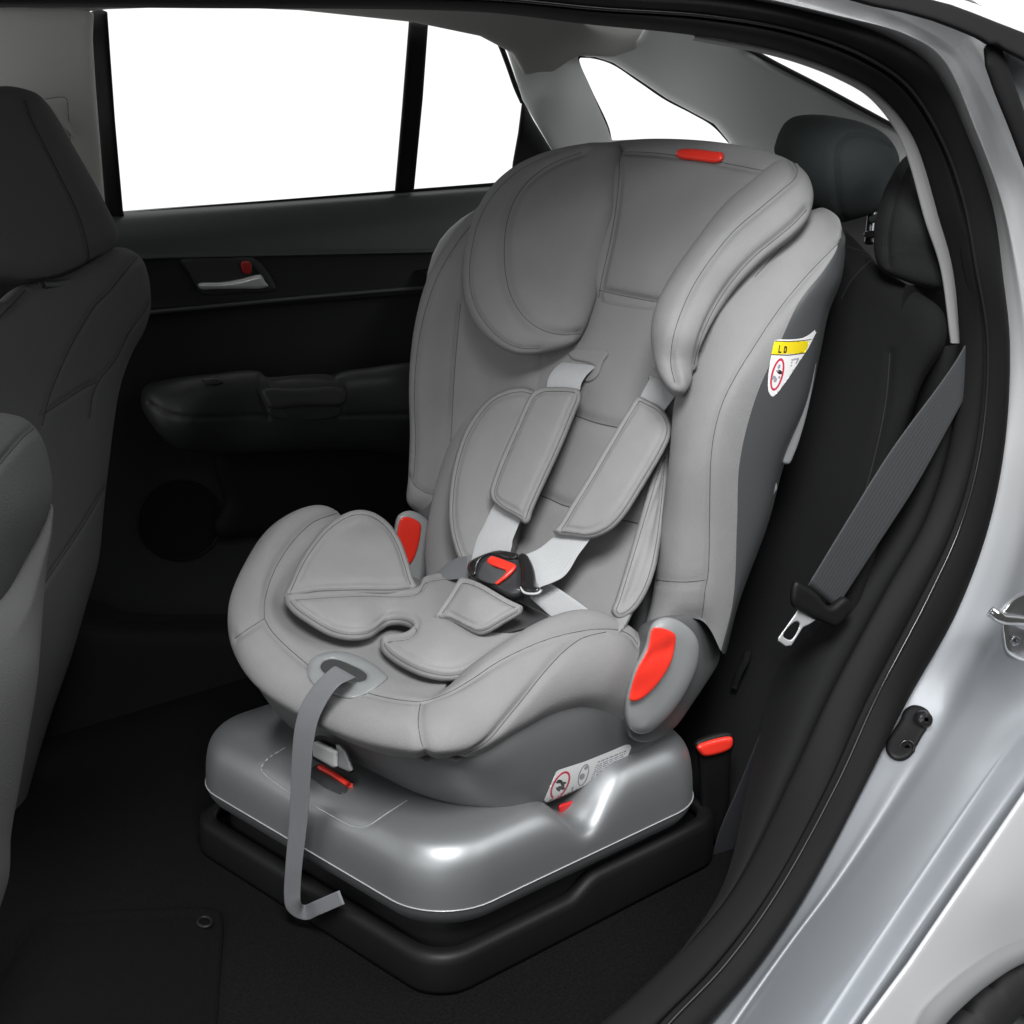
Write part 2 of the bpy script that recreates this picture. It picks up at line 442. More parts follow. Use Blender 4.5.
tray = slab(-.012, .495, -.008, .512, .05, [(.006,-.115),(.001,-.112),(0,-.107),(0,-.076),(.001,-.069),(.004,-.0645),(.009,-.063),(.017,-.063),(.019,-.066),(.021,-.078)], trayz)
obj('tray', tray, BLK, seat)
# red indicator and its window in the front panel of the base
me = decal(Mesh(), [(wb([(165,790),(215,765),(300,800),(400,885),(375,925),(340,934),(250,895),(165,832)]), 0, 0)], basebvh, .0012)
obj('indicator_window', me, [mat('indicator_window', (.035,.038,.04), .3)], b_o)
C_ = [cast(basebvh, *q) for q in wb([(228,785),(310,830),(400,892)])]
C_ = spline([c+np.array([-.001,-.001,.0025]) for c in C_], 6)
obj('indicator', tube(C_, .0042, 10, flat=.8), RED, b_o)

# ---- shell ----------------------------------------------------------------
def ring(z, x0, x1, y0, y1, r, n=12): 
    P = rrect(x0, x1, y0, y1, r, 0, n); P = resample(P, .012, True)[:110]; return np.c_[P, np.full(len(P), z)]
def rings(L, nper=120):
    rows = []
    for z, x0, x1, y0, y1, r in L:
        P = rrect(x0, x1, y0, y1, r, 0); Q = np.vstack([P, P[:1]]); l = np.concatenate([[0], np.cumsum(np.linalg.norm(np.diff(Q, axis=0), axis=1))])
        s = np.linspace(0, l[-1], nper+1)[:-1]; rows.append(np.stack([np.interp(s, l, Q[:, 0]), np.interp(s, l, Q[:, 1]), np.full(nper, z)], 1))
    return rows
rows = rings([(.036,.085,.45,.055,.42,.10),(.042,.068,.46,.040,.432,.105),(.052,.058,.465,.030,.44,.108),(.075,.048,.468,.020,.450,.11),(.11,.038,.47,.012,.458,.11),(.15,.026,.472,.008,.462,.10),(.18,.03,.472,.010,.46,.10)])
R_ = np.array(rows); 
# belly of the tub sags lower towards the back, as seen from the near side
sh = Mesh().add(R_.reshape(-1, 3), grid_faces(len(rows), 120, False, True))
V = sh.verts(); lowm = np.clip((.12-V[:, 2])/.08, 0, 1); V[:, 2] += lowm*(.040*np.clip((.16-V[:, 0])/.12, 0, 1)+.004); sh.V = [V]
G = V.reshape(len(rows), 120, 3)
Bt = np.array([spline(G[:, j], 5) for j in range(120)]).transpose(1, 0, 2)
sh = Mesh().add(Bt.reshape(-1, 3), grid_faces(len(Bt), 120, False, True))
sh.add(np.vstack([Bt[0], Bt[0].mean(0)[None]]), [(120, (j+1) % 120, j) for j in range(120)])
shellbvh = bvh_of(sh)
shell_o = obj('shell', sh, SHELL, seat)
# hinge side plates behind the caps
side = cushion(wh([(480,230),(560,300),(610,370),(636,460),(625,530),(560,640),(480,760),(350,940),(250,1010),(150,1040),(62,1000),(58,800),(112,600),(190,430),(215,310),(320,248)]),
   wh([(560,330,'y',.012),(610,480,'y',.02),(350,900,'y',.012),(100,1000,'y',.004),(50,700,'y',-.012),(300,250,'y',-.015),(300,600,'y',-.012)]), H=.012, r=.03, back=.07, rb=.03)
obj('side_plate', side, SHELL, seat)
capN = (-.35,-1,.15)
cap = cushion(wh([(225,285),(250,258),(300,240),(360,253),(430,298),(480,360),(497,430),(485,540),(440,660),(350,810),(250,920),(170,975),(110,982),(70,955),(50,900),(50,800),(100,600),(180,430),(205,330)]),
   wh([(300,250,'y',-.022),(490,450,'y',-.012),(250,900,'y',-.014),(60,900,'y',-.018),(150,500,'y',-.028)]), H=.013, r=.022, back=.02, step=1.5, mix=.3)
cap_o = obj('hinge_cover', cap, CAP, seat)
capb = bvh_of(cap)
def lifted(pts, bvh, off):
    out = []
    for q in pts:
        p = cast(bvh, *q[:2])
        if p is None: continue
        d = p-CAM; L_ = np.linalg.norm(d); p = CAM+d*(1-off/L_); out.append((q[0], q[1], float(p[0]), float(p[1]), float(p[2])))
    return out
ins = wh([(205,312),(222,304),(260,305),(315,322),(350,345),(357,365),(350,430),(325,530),(260,640),(190,720),(130,765),(85,776),(62,765),(75,680),(115,560),(178,440)])
def scoop(Q, P, D):
    v = (Q[:, 1]-(580+470*.15625))/10.; return -.0025*np.exp(-(v+.7*(Q[:, 0]-655)/20)**2/.6)*np.clip(D/.006, 0, 1)
insm = cushion(ins, lifted(wh([(230,330),(320,350),(330,450),(240,620),(120,740),(90,720),(200,480),(150,600)]), capb, .006), H=.002, r=.004, back=.008, step=1.3, hfun=scoop, mix=.6)
obj('insert', insm, RED, cap_o)
# far hinge
capf = cushion(w4([(-10,640),(10,622),(40,617),(85,640),(117,685),(129,745),(118,810),(85,865),(45,900),(10,880),(-20,760)]), w4([(40,620,'y',.462),(120,720,'y',.452),(40,890,'y',.452),(0,700,'y',.465)]), H=.01, r=.016, back=.03, step=1.5, N=(-.4,-1,.2), mix=.4)
cf_o = obj('hinge_cover', capf, CAP, seat)
insf = cushion(w4([(2,645),(20,638),(48,645),(70,662),(71,690),(62,740),(45,785),(32,800),(5,790),(-10,740)]), lifted(w4([(20,660),(55,670),(60,720),(40,770),(20,720)]), bvh_of(capf), .0015), H=.0025, r=.005, back=.004, step=1.2)
obj('insert', insf, RED, cf_o)
# front release lever under the cushion edge
lv = cushion(wb([(190,640),(205,630),(325,688),(327,778),(305,783),(190,716)]), [(320,740,'x',.012),(335,770,'x',.012),(335,750,'x',.010)], H=.004, r=.004, back=.02, step=1.3, smooth=False)
obj('release_lever', lv, LGREY, shell_o)
br = cushion(wb([(318,650),(340,655),(372,692),(412,800),(392,806),(332,780)]), [(340,740,'x',.016),(350,770,'x',.016),(345,750,'x',.016)], H=.002, r=.004, back=.02, step=1.3, smooth=False)
obj('lever_bracket', br, CAP, shell_o)
rc = cushion(wb([(175,625),(230,600),(310,640),(380,720),(425,800),(410,815),(330,790),(180,725)]), [(340,740,'x',.022),(350,770,'x',.022),(345,750,'x',.022)], H=.001, r=.004, back=.004, step=1.5)
obj('lever_recess', rc, BLK, shell_o)

# ---- cushion (U-shaped bolster) --------------------------------------------
S = [
 [(.388,.028,.092),(.388,.004,.125),(.388,.008,.165),(.388,.035,.185),(.388,.07,.175),(.388,.10,.14)],
 [(.365,.025,.088),(.365,-.01,.135),(.365,-.008,.185),(.365,.030,.213),(.365,.072,.195),(.365,.10,.15)],
 [(.335,.022,.094),(.335,-.010,.150),(.335,-.006,.205),(.335,.038,.244),(.335,.080,.222),(.335,.105,.17)],
 [(.285,.020,.127),(.285,-.006,.178),(.285,-.001,.232),(.285,.047,.271),(.285,.090,.240),(.285,.112,.18)],
 [(.235,.018,.160),(.235,-.004,.195),(.235,.003,.238),(.235,.050,.276),(.235,.094,.242),(.235,.115,.18)],
 [(.185,.016,.168),(.185,-.001,.200),(.185,.006,.235),(.185,.052,.267),(.185,.096,.238),(.185,.118,.18)],
 [(.13,.018,.162),(.13,.0,.190),(.13,.008,.222),(.13,.055,.247),(.132,.098,.225),(.135,.122,.18)],
 [(.08,.020,.156),(.075,.003,.182),(.078,.014,.207),(.088,.058,.226),(.10,.098,.210),(.115,.125,.18)],
 [(.036,.036,.160),(.018,.016,.182),(.026,.026,.203),(.052,.068,.213),(.08,.10,.205),(.23,.175,.207)],
 [(.014,.095,.150),(-.010,.085,.175),(.0,.09,.197),(.040,.103,.207),(.085,.13,.203),(.23,.185,.206)],
 [(.012,.165,.142),(-.014,.165,.167),(-.002,.165,.190),(.040,.165,.200),(.09,.175,.201),(.24,.20,.206)],
 [(.012,.235,.141),(-.014,.235,.167),(-.002,.235,.190),(.040,.235,.199),(.09,.235,.201),(.25,.235,.206)],
 [(.012,.31,.146),(-.014,.315,.175),(-.002,.318,.200),(.040,.31,.211),(.085,.30,.208),(.24,.28,.208)],
 [(.018,.370,.155),(-.004,.376,.190),(.004,.378,.220),(.040,.370,.234),(.08,.350,.217),(.22,.31,.21)],
 [(.036,.42,.160),(.022,.432,.210),(.028,.432,.250),(.056,.410,.268),(.084,.386,.236),(.20,.335,.213)],
 [(.075,.448,.160),(.067,.458,.225),(.068,.458,.282),(.088,.430,.308),(.106,.402,.268),(.126,.37,.19)],
 [(.12,.465,.160),(.115,.483,.235),(.116,.478,.305),(.128,.438,.335),(.14,.408,.300),(.15,.375,.19)],
 [(.18,.465,.160),(.18,.485,.235),(.18,.479,.308),(.185,.440,.338),(.19,.410,.305),(.19,.378,.19)],
 [(.25,.465,.160),(.25,.482,.205),(.25,.475,.250),(.25,.442,.272),(.25,.405,.25),(.25,.37,.19)],
 [(.32,.465,.14),(.32,.476,.17),(.32,.47,.20),(.32,.440,.212),(.32,.40,.205),(.32,.37,.18)],
 [(.40,.46,.12),(.40,.475,.14),(.40,.47,.16),(.40,.44,.17),(.40,.41,.165),(.40,.38,.15)],
]
cu_ = loft(S, nu=14, nv=16)
cu_.F = [f[::-1] for f in cu_.F]
# rounded underside so the edge is closed
G = cu_.grid; a = G[:, 0]; c = G[:, -1]
inn = a*.4+c*.6; inn[:, 2] = np.minimum(a[:, 2], c[:, 2])-.0
cu_.merge(Mesh().add(np.vstack([a, a+(inn-a)*.3+np.array([0,0,-.002]), inn]), grid_faces(3, len(a))))
cushb0 = bvh_of(cu_)
stitch(cu_, [w2([(66,300),(95,280),(122,263)]), w2([(122,263),(122,235),(130,200),(148,158),(180,112),(215,80),(262,62)]), w2([(122,263),(135,285),(160,312),(198,345),(230,372)]),
   w2([(318,404),(350,412),(385,418),(420,420),(450,412),(482,398),(520,375),(560,348),(610,322),(660,302),(705,290),(750,283),(795,285),(818,296),(830,312)]),
   w2([(418,424),(414,450),(416,480),(422,505),(430,528)]), w2([(432,532),(470,532),(510,516),(545,495),(580,455),(615,412),(650,368),(690,325),(725,300),(770,288)])], width=.006, depth=.0042, r=.0005)
cush_o = obj('cushion', cu_, [FAB, THR], seat)
cushb = bvh_of(cu_)
# bezel and slot for the adjuster strap
bz = wb([(155,215),(165,185),(200,152),(260,130),(330,122),(400,133),(470,160),(540,200),(590,240),(614,270),(590,298),(545,330),(495,362),(430,385),(370,388),(310,368),(240,338),(185,305),(160,265)])
slot = wb([(232,215),(245,185),(285,168),(340,175),(400,200),(460,230),(492,262),(480,290),(440,298),(400,290),(330,275),(260,250)])
bez = cushion(bz, lifted(bz+wb([(350,250),(250,220),(480,250),(400,340),(330,150)]), cushb, .0008), H=.0045, r=.007, back=.006, step=1.2, holes=[slot])
bez_o = obj('strap_bezel', bez, mat('bezel_grey', (.20,.21,.213), .4), seat)
pit = cushion(slot, lifted(wb([(240,200),(340,180),(480,270),(400,285),(300,230)]), cushb, .0014), H=.0001, r=.003, back=.001, step=1.5)
obj('slot', pit, mat('slot_shade', (.03,.031,.032), .7), bez_o)

# ---- back ------------------------------------------------------------------
bk = cushion([(560,297),(620,297),(660,303),(695,306),(690,400),(655,500),(640,590),(610,640),(520,630),(440,610),(425,560),(440,470),(470,400),(510,330)],
  [(560,285,'b',.004),(700,290,'b',0),(600,300,'b',0),(690,430,'b',-.005),(640,590,'b',.02),(600,620,'b',.05),(500,610,'b',.05),(430,600,'b',.04),(440,480,'b',.015),(580,440,'b',0),(575,520,'b',0),(550,570,'b',.015),(500,340,'b',.01)],
  H=.006, r=.02, back=.03, step=2.0)
stitch(bk, [w1([(340,640),(385,656),(440,675),(492,686),(560,700)]), w1([(290,830),(325,840),(365,858),(420,870),(470,885),(530,898)])], width=.009, depth=.0055, r=.0009)
stitch(bk, [w1([(275,525),(265,560),(250,600)]), w1([(305,530),(298,560),(292,600)])], width=.004, depth=.003)
back_o = obj('backrest', bk, [FAB, THR], seat)
backb = bvh_of(bk)
# far wing
fw = cushion(w1([(185,190),(160,206),(130,235),(105,270),(62,350),(38,430),(24,520),(20,600),(22,700),(18,800),(16,850),(50,885),(80,930),(100,1000),(140,1040),(220,1000),(280,820),(320,640),(330,520),(300,400),(260,300)]),
  w1([(160,206,'y',.50),(62,350,'y',.505),(20,600,'y',.505),(18,850,'y',.50),(100,1000,'y',.47),(330,520,'b',.0),(280,820,'b',.012),(220,1000,'b',.04),(260,300,'b',.03),(130,640,'y',.468),(128,450,'y',.475),(112,830,'y',.465)]),
  H=.022, r=.035, back=.07, rb=.05, step=2.2)
stitch(fw, [w1([(175,215),(130,270),(85,345),(55,430),(38,520),(32,620),(35,720),(30,800)]), w1([(135,410),(128,480),(120,580),(115,680),(110,760),(107,835)]), w1([(20,790),(35,815),(60,830),(108,838)])], width=.004, depth=.0025, r=.0005)
obj('far_wing' if False else 'side_wing', fw, [FAB, THR], seat)
# near wing: fabric roll and the plastic shell behind it
K = [  # inner hidden, inner edge, crest, seam, fabric border, flank, back edge
 [(690,640,'y',.07),(638,648,'y',.05),(668,620,'y',.012),(702,621,'y',-.012),(721,651,'y',-.02),(724,654,'y',-.012),(727,650,'y',.02)],
 [(690,600,'y',.075),(651,602,'y',.05),(672,602,'y',.008),(703,601,'y',-.018),(733,601,'y',-.028),(737,602,'y',-.02),(739,603,'y',.02)],
 [(695,524,'y',.075),(661,524,'y',.05),(680,524,'y',.006),(709,524,'y',-.022),(737,524,'y',-.033),(762,524,'y',-.028),(768,524,'y',.02)],
 [(705,460,'y',.075),(669,460,'y',.05),(685,460,'y',.005),(711,460,'y',-.024),(740,460,'y',-.036),(776,462,'y',-.030),(785,462,'y',.02)],
 [(705,398,'y',.09),(675,398,'y',.06),(700,396,'y',.005),(725,395,'y',-.025),(756,397,'y',-.038),(800,402,'y',-.030),(809,403,'y',.02)],
 [(725,345,'y',.095),(692,340,'y',.062),(727,340,'y',.006),(756,343,'y',-.025),(779,345,'y',-.038),(812,352,'y',-.030),(820,354,'y',.02)],
 [(745,300,'y',.10),(715,293,'y',.065),(757,294,'y',.008),(787,298,'y',-.022),(799,302,'y',-.035),(822,308,'y',-.028),(829,312,'y',.02)],
 [(775,262,'y',.10),(748,248,'y',.07),(790,250,'y',.012),(817,262,'y',-.015),(824,270,'y',-.026),(837,277,'y',-.02),(841,281,'y',.025)],
 [(795,240,'y',.10),(775,222,'y',.075),(812,218,'y',.022),(836,236,'y',-.005),(839,245,'y',-.013),(843,250,'y',-.008),(845,254,'y',.03)],
 [(822,230,'y',.085),(812,212,'y',.068),(824,208,'y',.04),(838,217,'y',.015),(842,228,'y',.003),(845,236,'y',.005),(845,242,'y',.035)],
]
rows = [[pt(c) for c in r] for r in K]
nw = loft(rows, nu=14, nv=12); G = nw.grid; j4 = 4*12
fabm = Mesh().add(G[:, :j4+1].reshape(-1, 3), grid_faces(len(G), j4+1))
top = G[-1]; ctr = top.mean(0)
shm = Mesh().add(G[:, j4:].reshape(-1, 3), grid_faces(len(G), G.shape[1]-j4))
# roll the back of the shell round to the inside and close the top
bk_ = G[:, -1]; inn = G[:, 0]
shm.merge(Mesh().add(np.vstack([bk_, bk_*.7+inn*.3+np.array([.02,.0,-.01])*np.clip(np.linspace(-.2, 1, len(bk_)), 0, 1)[:, None], inn]), grid_faces(3, len(bk_))))
capm = np.vstack([top, ctr[None]]); fabm.add(capm, [(len(top), j, (j+1) % len(top)) for j in range(len(top))])
Nn = normals(fabm.verts(), fabm.F); 
if (Nn*(CAM-fabm.verts())).sum() < 0: fabm.F = [f[::-1] for f in fabm.F]; shm.F = [f[::-1] for f in shm.F]
wingb = bvh_of(fabm, shm)
stitch(fabm, [w1([(988,245),(985,262),(960,290),(930,320),(895,358),(860,400),(825,448),(790,502),(752,562),(720,625),(702,685),(693,745),(690,820),(689,900),(686,1010)])+wh([(545,60),(535,160),(522,245)]),
   wh([(228,-2),(330,10),(430,12),(550,0)]), w1([(905,222),(870,262),(830,305),(790,350)])], width=.004, depth=.0025, r=.0005)
obj('side_wing', fabm, [FAB, THR], seat)
ss_o = obj('wing_shell', shm, mat('charcoal_shell', (.062,.065,.067), .42, bump=.06, bscale=1200), seat)
# two grey guides on the rear edge of the shell
for L_, yv in ((w6([(512,115),(521,100),(518,130),(505,200),(490,260),(470,320),(455,348),(440,345),(448,300),(475,220),(500,150)]), -.005), (w6([(412,385),(424,390),(427,408),(420,420),(400,490),(390,514),(378,515),(376,500),(395,440)]), -.012)):
    g = cushion(L_, [(a[0], a[1], 'y', yv) for a in L_[::3]], H=.004, r=.005, back=.012, step=1.5)
    obj('belt_guide', g, CAP, ss_o)
core = cushion([(440,240),(560,180),(740,175),(800,205),(824,222),(826,250),(780,320),(735,430),(700,560),(672,640),(560,650),(430,560),(425,400)],
  [(440,240,'b',-.03),(740,175,'b',-.06),(832,240,'b',-.085),(672,640,'b',-.08),(700,500,'b',-.07),(560,640,'b',-.02),(430,480,'b',-.01),(600,400,'b',-.04)], H=.01, r=.03, back=.05, rb=.05, step=3)
obj('back_shell', core, SHELL, seat)
# ---- insert lobes -----------------------------------------------------------
il = cushion(w1([(290,598),(250,597),(205,615),(172,648),(143,695),(122,755),(110,820),(108,890),(118,945),(140,990),(200,1000),(270,900),(330,760),(340,640)]),
  w1([(250,600,'b',.026),(172,648,'b',.035),(122,755,'b',.05),(108,890,'b',.06),(140,980,'b',.06),(300,620,'b',.012),(300,760,'b',.006),(230,930,'b',.03)]), H=.016, r=.03, back=.012, welt=.0022, weltr=.0045, step=2)
piped(il, w1([(290,598),(250,597),(205,615),(172,648),(143,695),(122,755),(110,820),(108,890),(118,945),(140,990),(200,1000),(270,900),(330,760),(340,640)]), 4.6)
obj('body_insert', il, [PAD, THP], seat)
IRO = w4([(925,375),(905,400),(885,440),(862,500),(835,590),(805,690),(775,790),(735,920),(722,960),(745,985),(790,968),(835,910),(868,830),(888,740),(902,640),(912,540),(918,450)])
ir = cushion(IRO, w4([(915,385,'b',.0),(862,500,'b',.018),(805,690,'b',.03),(735,920,'b',.045),(745,985,'b',.05),(918,450,'b',-.015),(902,640,'b',.0),(868,830,'b',.02)]), H=.012, r=.02, back=.012, welt=.0022, weltr=.0045, step=2)
piped(ir, IRO, 4.6)
obj('body_insert', ir, [PAD, THP], seat)
# ---- seat pad ---------------------------------------------------------------
sp = cushion(w2([(160,224),(172,245),(205,270),(250,295),(290,302),(325,297),(345,283),(360,274),(385,274),(403,284),(392,294),(362,298),(342,304),(343,320),(370,345),(420,370),(470,379),(505,373),(540,352),(590,320),(640,290),(660,250),(600,200),(500,180),(420,190),(410,208),(300,212),(200,218)]),
  w2([(160,224,'z',.256),(250,295,'z',.226),(345,285,'z',.218),(343,310,'z',.217),(470,379,'z',.212),(590,320,'z',.218),(640,270,'z',.22),(500,185,'z',.232),(410,208,'z',.24),(280,214,'z',.250),(300,260,'z',.236),(450,330,'z',.226)]), H=.013, r=.014, back=.012, welt=.0022, weltr=.004, step=1.8, mix=.35)
piped(sp, w2([(160,224),(172,245),(205,270),(250,295),(290,302),(325,297),(345,283),(360,274),(385,274),(403,284),(392,294),(362,298),(342,304),(343,320),(370,345),(420,370),(470,379),(505,373),(540,352),(590,320),(640,290),(660,250),(600,200),(500,180),(420,190),(410,208),(300,212),(200,218)]), 4.6)
pad_o = obj('seat_pad', sp, [PAD, THP], seat)
dm = cushion(w2([(160,224),(170,195),(188,155),(212,118),(245,82),(290,58),(325,60),(358,82),(380,115),(395,155),(405,190),(412,208),(380,216),(300,217),(230,219)]),
  w2([(160,224,'z',.258),(412,208,'z',.243),(300,217,'z',.252),(300,58,'y',.395),(212,118,'y',.41),(380,115,'y',.375),(290,140,'y',.385)]), H=.014, r=.02, back=.012, welt=.0022, weltr=.0045, step=1.8)
piped(dm, w2([(160,224),(170,195),(188,155),(212,118),(245,82),(290,58),(325,60),(358,82),(380,115),(395,155),(405,190),(412,208),(380,216),(300,217),(230,219)]), 4.6)
obj('seat_pad_flap', dm, [PAD, THP], pad_o)
# ---- headrest ---------------------------------------------------------------
hd = Mesh()
ctrp = cushion(w1([(425,470),(500,475),(580,480),(640,330),(760,250),(880,170),(900,120),(870,92),(820,72),(760,58),(700,49),(620,43),(540,43),(470,50),(400,60),(390,150),(400,300)]),
  w1([(445,380,'b',.004),(570,405,'b',.002),(430,468,'b',-.025),(580,478,'b',-.025),(480,200,'b',.0),(480,75,'b',-.012),(800,115,'b',-.012),(700,180,'b',-.004),(620,60,'b',-.03),(500,45,'b',-.035),(760,60,'b',-.038),(890,120,'b',-.03),(600,250,'b',0.0),(400,65,'b',-.02)]), H=.008, r=.012, back=.06, rb=.05, step=2)
stitch(ctrp, [w1([(340,90),(400,77),(490,71),(560,73),(620,80),(700,92),(810,113)]), w1([(443,379),(500,392),(575,406)]), w1([(490,60),(485,160),(470,260),(450,350),(442,395)])], width=.006, depth=.005, r=.0005)
hd.merge(ctrp)
def disc(Q, P, D): return 0
wf_ = cushion(w1([(490,58),(440,52),(400,56),(350,66),(300,82),(250,108),(205,148),(172,200),(152,255),(140,320),(140,370),(150,420),(172,462),(210,498),(250,518),(285,522),(330,515),(375,502),(398,488),(410,470),(435,405),(450,350),(468,265),(482,160)]),
  w1([(490,65,'b',-.016),(400,58,'b',-.005),(300,84,'b',.025),(205,148,'b',.062),(152,255,'b',.09),(140,350,'b',.098),(172,462,'b',.092),(250,518,'b',.076),(330,515,'b',.045),(398,488,'b',.02),(450,350,'b',.0),(482,160,'b',-.002),(360,200,'b',.026),(320,330,'b',.042),(300,430,'b',.058)]), H=.024, r=.034, back=.05, rb=.05, step=2)
stitch(wf_, [w1([(405,72),(350,92),(310,115),(275,148),(250,190),(236,240),(232,300),(237,355),(252,402),(280,442),(318,468),(360,478),(402,476)])], width=.008, depth=.006, r=.0005)
stitch(wf_, [w1([(350,72),(290,98),(240,132),(200,178),(172,235),(158,300),(155,360),(168,415),(192,455),(228,490),(265,507),(310,509)])], width=.0035, depth=.0018, r=.0004)
hd.merge(wf_)
nw_ = cushion(w1([(812,112),(780,140),(740,172),(700,215),(665,262),(625,318),(595,365),(575,405),(563,445),(560,490),(566,535),(580,575),(605,602),(630,610),(645,590),(652,555),(662,520),(682,475),(715,420),(760,360),(815,305),(870,262),(902,228),(917,195),(920,160),(908,125),(880,100),(845,92)]),
  w1([(812,112,'b',-.008),(700,215,'b',.03),(595,365,'b',.075),(560,490,'b',.1),(605,602,'b',.1),(652,555,'b',.07),(715,420,'b',.05),(815,305,'b',.02),(917,195,'b',-.02),(880,100,'b',-.03),(690,330,'b',.062),(620,480,'b',.1),(800,200,'b',.012)]), H=.027, r=.036, back=.06, rb=.05, step=2, puff=.004)
stitch(nw_, [w1([(872,92),(884,108),(880,128),(845,160),(800,198),(745,245),(695,305),(655,365),(625,430),(607,490),(603,545),(612,585)])], width=.006, depth=.004, r=.0005)
stitch(nw_, [w1([(905,200),(880,228),(840,262),(790,303),(745,352),(708,405),(682,455),(665,500),(655,545)])], width=.006, depth=.004, r=.0005)
hd.merge(nw_)
head_o = obj('headrest', hd, [FAB, THR], seat)
bt = cushion(w1([(618,68),(640,64),(700,70),(718,73),(719,88),(708,95),(660,91),(625,86),(615,80)]), lifted(w1([(620,75),(640,70),(700,78),(715,84),(660,85)]), bvh_of(ctrp), .0035), H=.006, r=.006, back=.006, step=1.2)
obj('adjuster_button', bt, RED, head_o)
# ---- harness ----------------------------------------------------------------
def pairs(L): return [(pt(a), pt(b)) for a, b in L]
def W4(a): return w4([a])[0]
def WC(a): return wc([a])[0]
hs = thing if False else None
webL = ribbon(pairs([(W4((575,95,'b',-.012)),W4((690,100,'b',-.012))),(W4((560,108,'b',.004)),W4((672,122,'b',.004))),(W4((530,130,'b',.018)),W4((640,150,'b',.018))),(W4((507,165,'b',.024)),W4((620,180,'b',.024))),(W4((495,230,'b',.03)),W4((605,245,'b',.03))),(W4((430,420,'b',.045)),W4((530,440,'b',.045))),(W4((320,600,'b',.056)),W4((412,650,'b',.056))),(W4((285,670,'b',.062)),W4((385,715,'b',.062))),(W4((262,715,'b',.068)),W4((382,735,'b',.07))),(W4((240,805,'b',.078)),W4((372,770,'b',.08)))]))
st_l = obj('harness_strap', webL, WEB, seat)
webR = ribbon(pairs([(W4((850,150,'b',.0)),W4((950,180,'b',.0))),(W4((850,172,'b',.014)),W4((946,213,'b',.012))),(W4((832,205,'b',.02)),W4((925,245,'b',.02))),(W4((815,240,'b',.024)),W4((900,280,'b',.024))),(W4((690,470,'b',.044)),W4((790,520,'b',.044))),(W4((540,690,'b',.06)),W4((650,712,'b',.06))),(W4((500,728,'b',.066)),W4((610,765,'b',.066))),(W4((465,752,'b',.072)),W4((560,840,'b',.072))),(W4((415,772,'b',.08)),W4((470,882,'b',.084)))]))
st_r = obj('harness_strap', webR, WEB, seat)
spl = cushion(w4([(520,195),(485,198),(450,218),(425,262),(400,320),(370,385),(340,455),(318,515),(308,555),(318,588),(350,615),(395,640),(430,662),(443,650),(452,620),(480,555),(510,490),(540,425),(570,355),(600,280),(618,235),(614,206),(590,198)]),
  w4([(520,195,'b',.036),(614,206,'b',.034),(450,218,'b',.04),(370,385,'b',.052),(540,425,'b',.048),(308,555,'b',.064),(430,662,'b',.064),(430,420,'b',.054)]), H=.011, r=.014, back=.008, welt=.0022, weltr=.004, step=1.8)
piped(spl, w4([(520,195),(485,198),(450,218),(425,262),(400,320),(370,385),(340,455),(318,515),(308,555),(318,588),(350,615),(395,640),(430,662),(443,650),(452,620),(480,555),(510,490),(540,425),(570,355),(600,280),(618,235),(614,206),(590,198)]), 4.2)
obj('shoulder_pad', spl, [PAD, THP], st_l)
spr = cushion(w4([(815,228),(845,240),(880,258),(908,285),(925,325),(922,365),(900,415),(860,485),(815,560),(770,630),(730,675),(690,700),(645,713),(590,707),(540,700),(524,690),(545,665),(590,590),(640,510),(690,425),(740,340),(780,275)]),
  w4([(815,228,'b',.03),(925,325,'b',.03),(860,485,'b',.046),(690,425,'b',.046),(524,690,'b',.068),(690,700,'b',.062),(730,500,'b',.052)]), H=.012, r=.016, back=.008, welt=.0022, weltr=.004, step=1.8)
piped(spr, w4([(815,228),(845,240),(880,258),(908,285),(925,325),(922,365),(900,415),(860,485),(815,560),(770,630),(730,675),(690,700),(645,713),(590,707),(540,700),(524,690),(545,665),(590,590),(640,510),(690,425),(740,340),(780,275)]), 4.2)
obj('shoulder_pad', spr, [PAD, THP], st_r)
# strap slots in the backrest
s1 = w4([(575,80),(600,66),(650,68),(705,72),(712,82),(695,110),(680,150),(660,172),(635,178),(625,165),(645,150),(665,125),(640,112),(590,100)])
f1 = cushion(s1, lifted(w4([(600,75),(700,80),(680,140),(640,170),(650,100)]), bvh_of(bk, ctrp), .001), H=.004, r=.004, back=.004, step=1.2)
obj('strap_slot', f1, TRIM, back_o)
f2 = cushion(w4([(855,140),(870,132),(890,150),(905,168),(890,182),(860,178),(845,160)]), lifted(w4([(860,145),(880,150),(890,170),(860,170)]), bvh_of(bk, ctrp), .001), H=.004, r=.004, back=.004, step=1.2)
obj('strap_slot', f2, TRIM, back_o)
lapR = ribbon(pairs([(WC((560,395,'b',.062)),WC((660,320,'b',.06))),(WC((610,440,'b',.06)),WC((750,378,'b',.055))),(WC((670,492,'b',.056)),WC((845,446,'b',.05))),(WC((760,560,'b',.05)),WC((940,520,'b',.045)))]))
obj('lap_strap', lapR, WEB, seat)
lapL = ribbon(pairs([(WC((30,340,'b',.07)),WC((-10,360,'b',.078))),(WC((120,240,'b',.066)),WC((60,320,'b',.074))),(WC((190,195,'b',.068)),WC((160,305,'b',.076))),(WC((250,185,'b',.074)),WC((250,300,'b',.082)))]))
obj('lap_strap', lapL, WEBG, seat)
bku = cushion(wc([(247,235),(262,212),(300,190),(345,172),(400,158),(455,162),(500,172),(522,200),(528,260),(525,330),(545,372),(520,392),(460,405),(400,375),(330,335),(265,300),(247,270)]),
  wc([(247,250,'b',.088),(400,158,'b',.085),(520,200,'b',.08),(540,370,'b',.09),(450,400,'b',.1),(330,330,'b',.102),(400,280,'b',.096)]), H=.012, r=.012, back=.022, rb=.012, step=1.2)
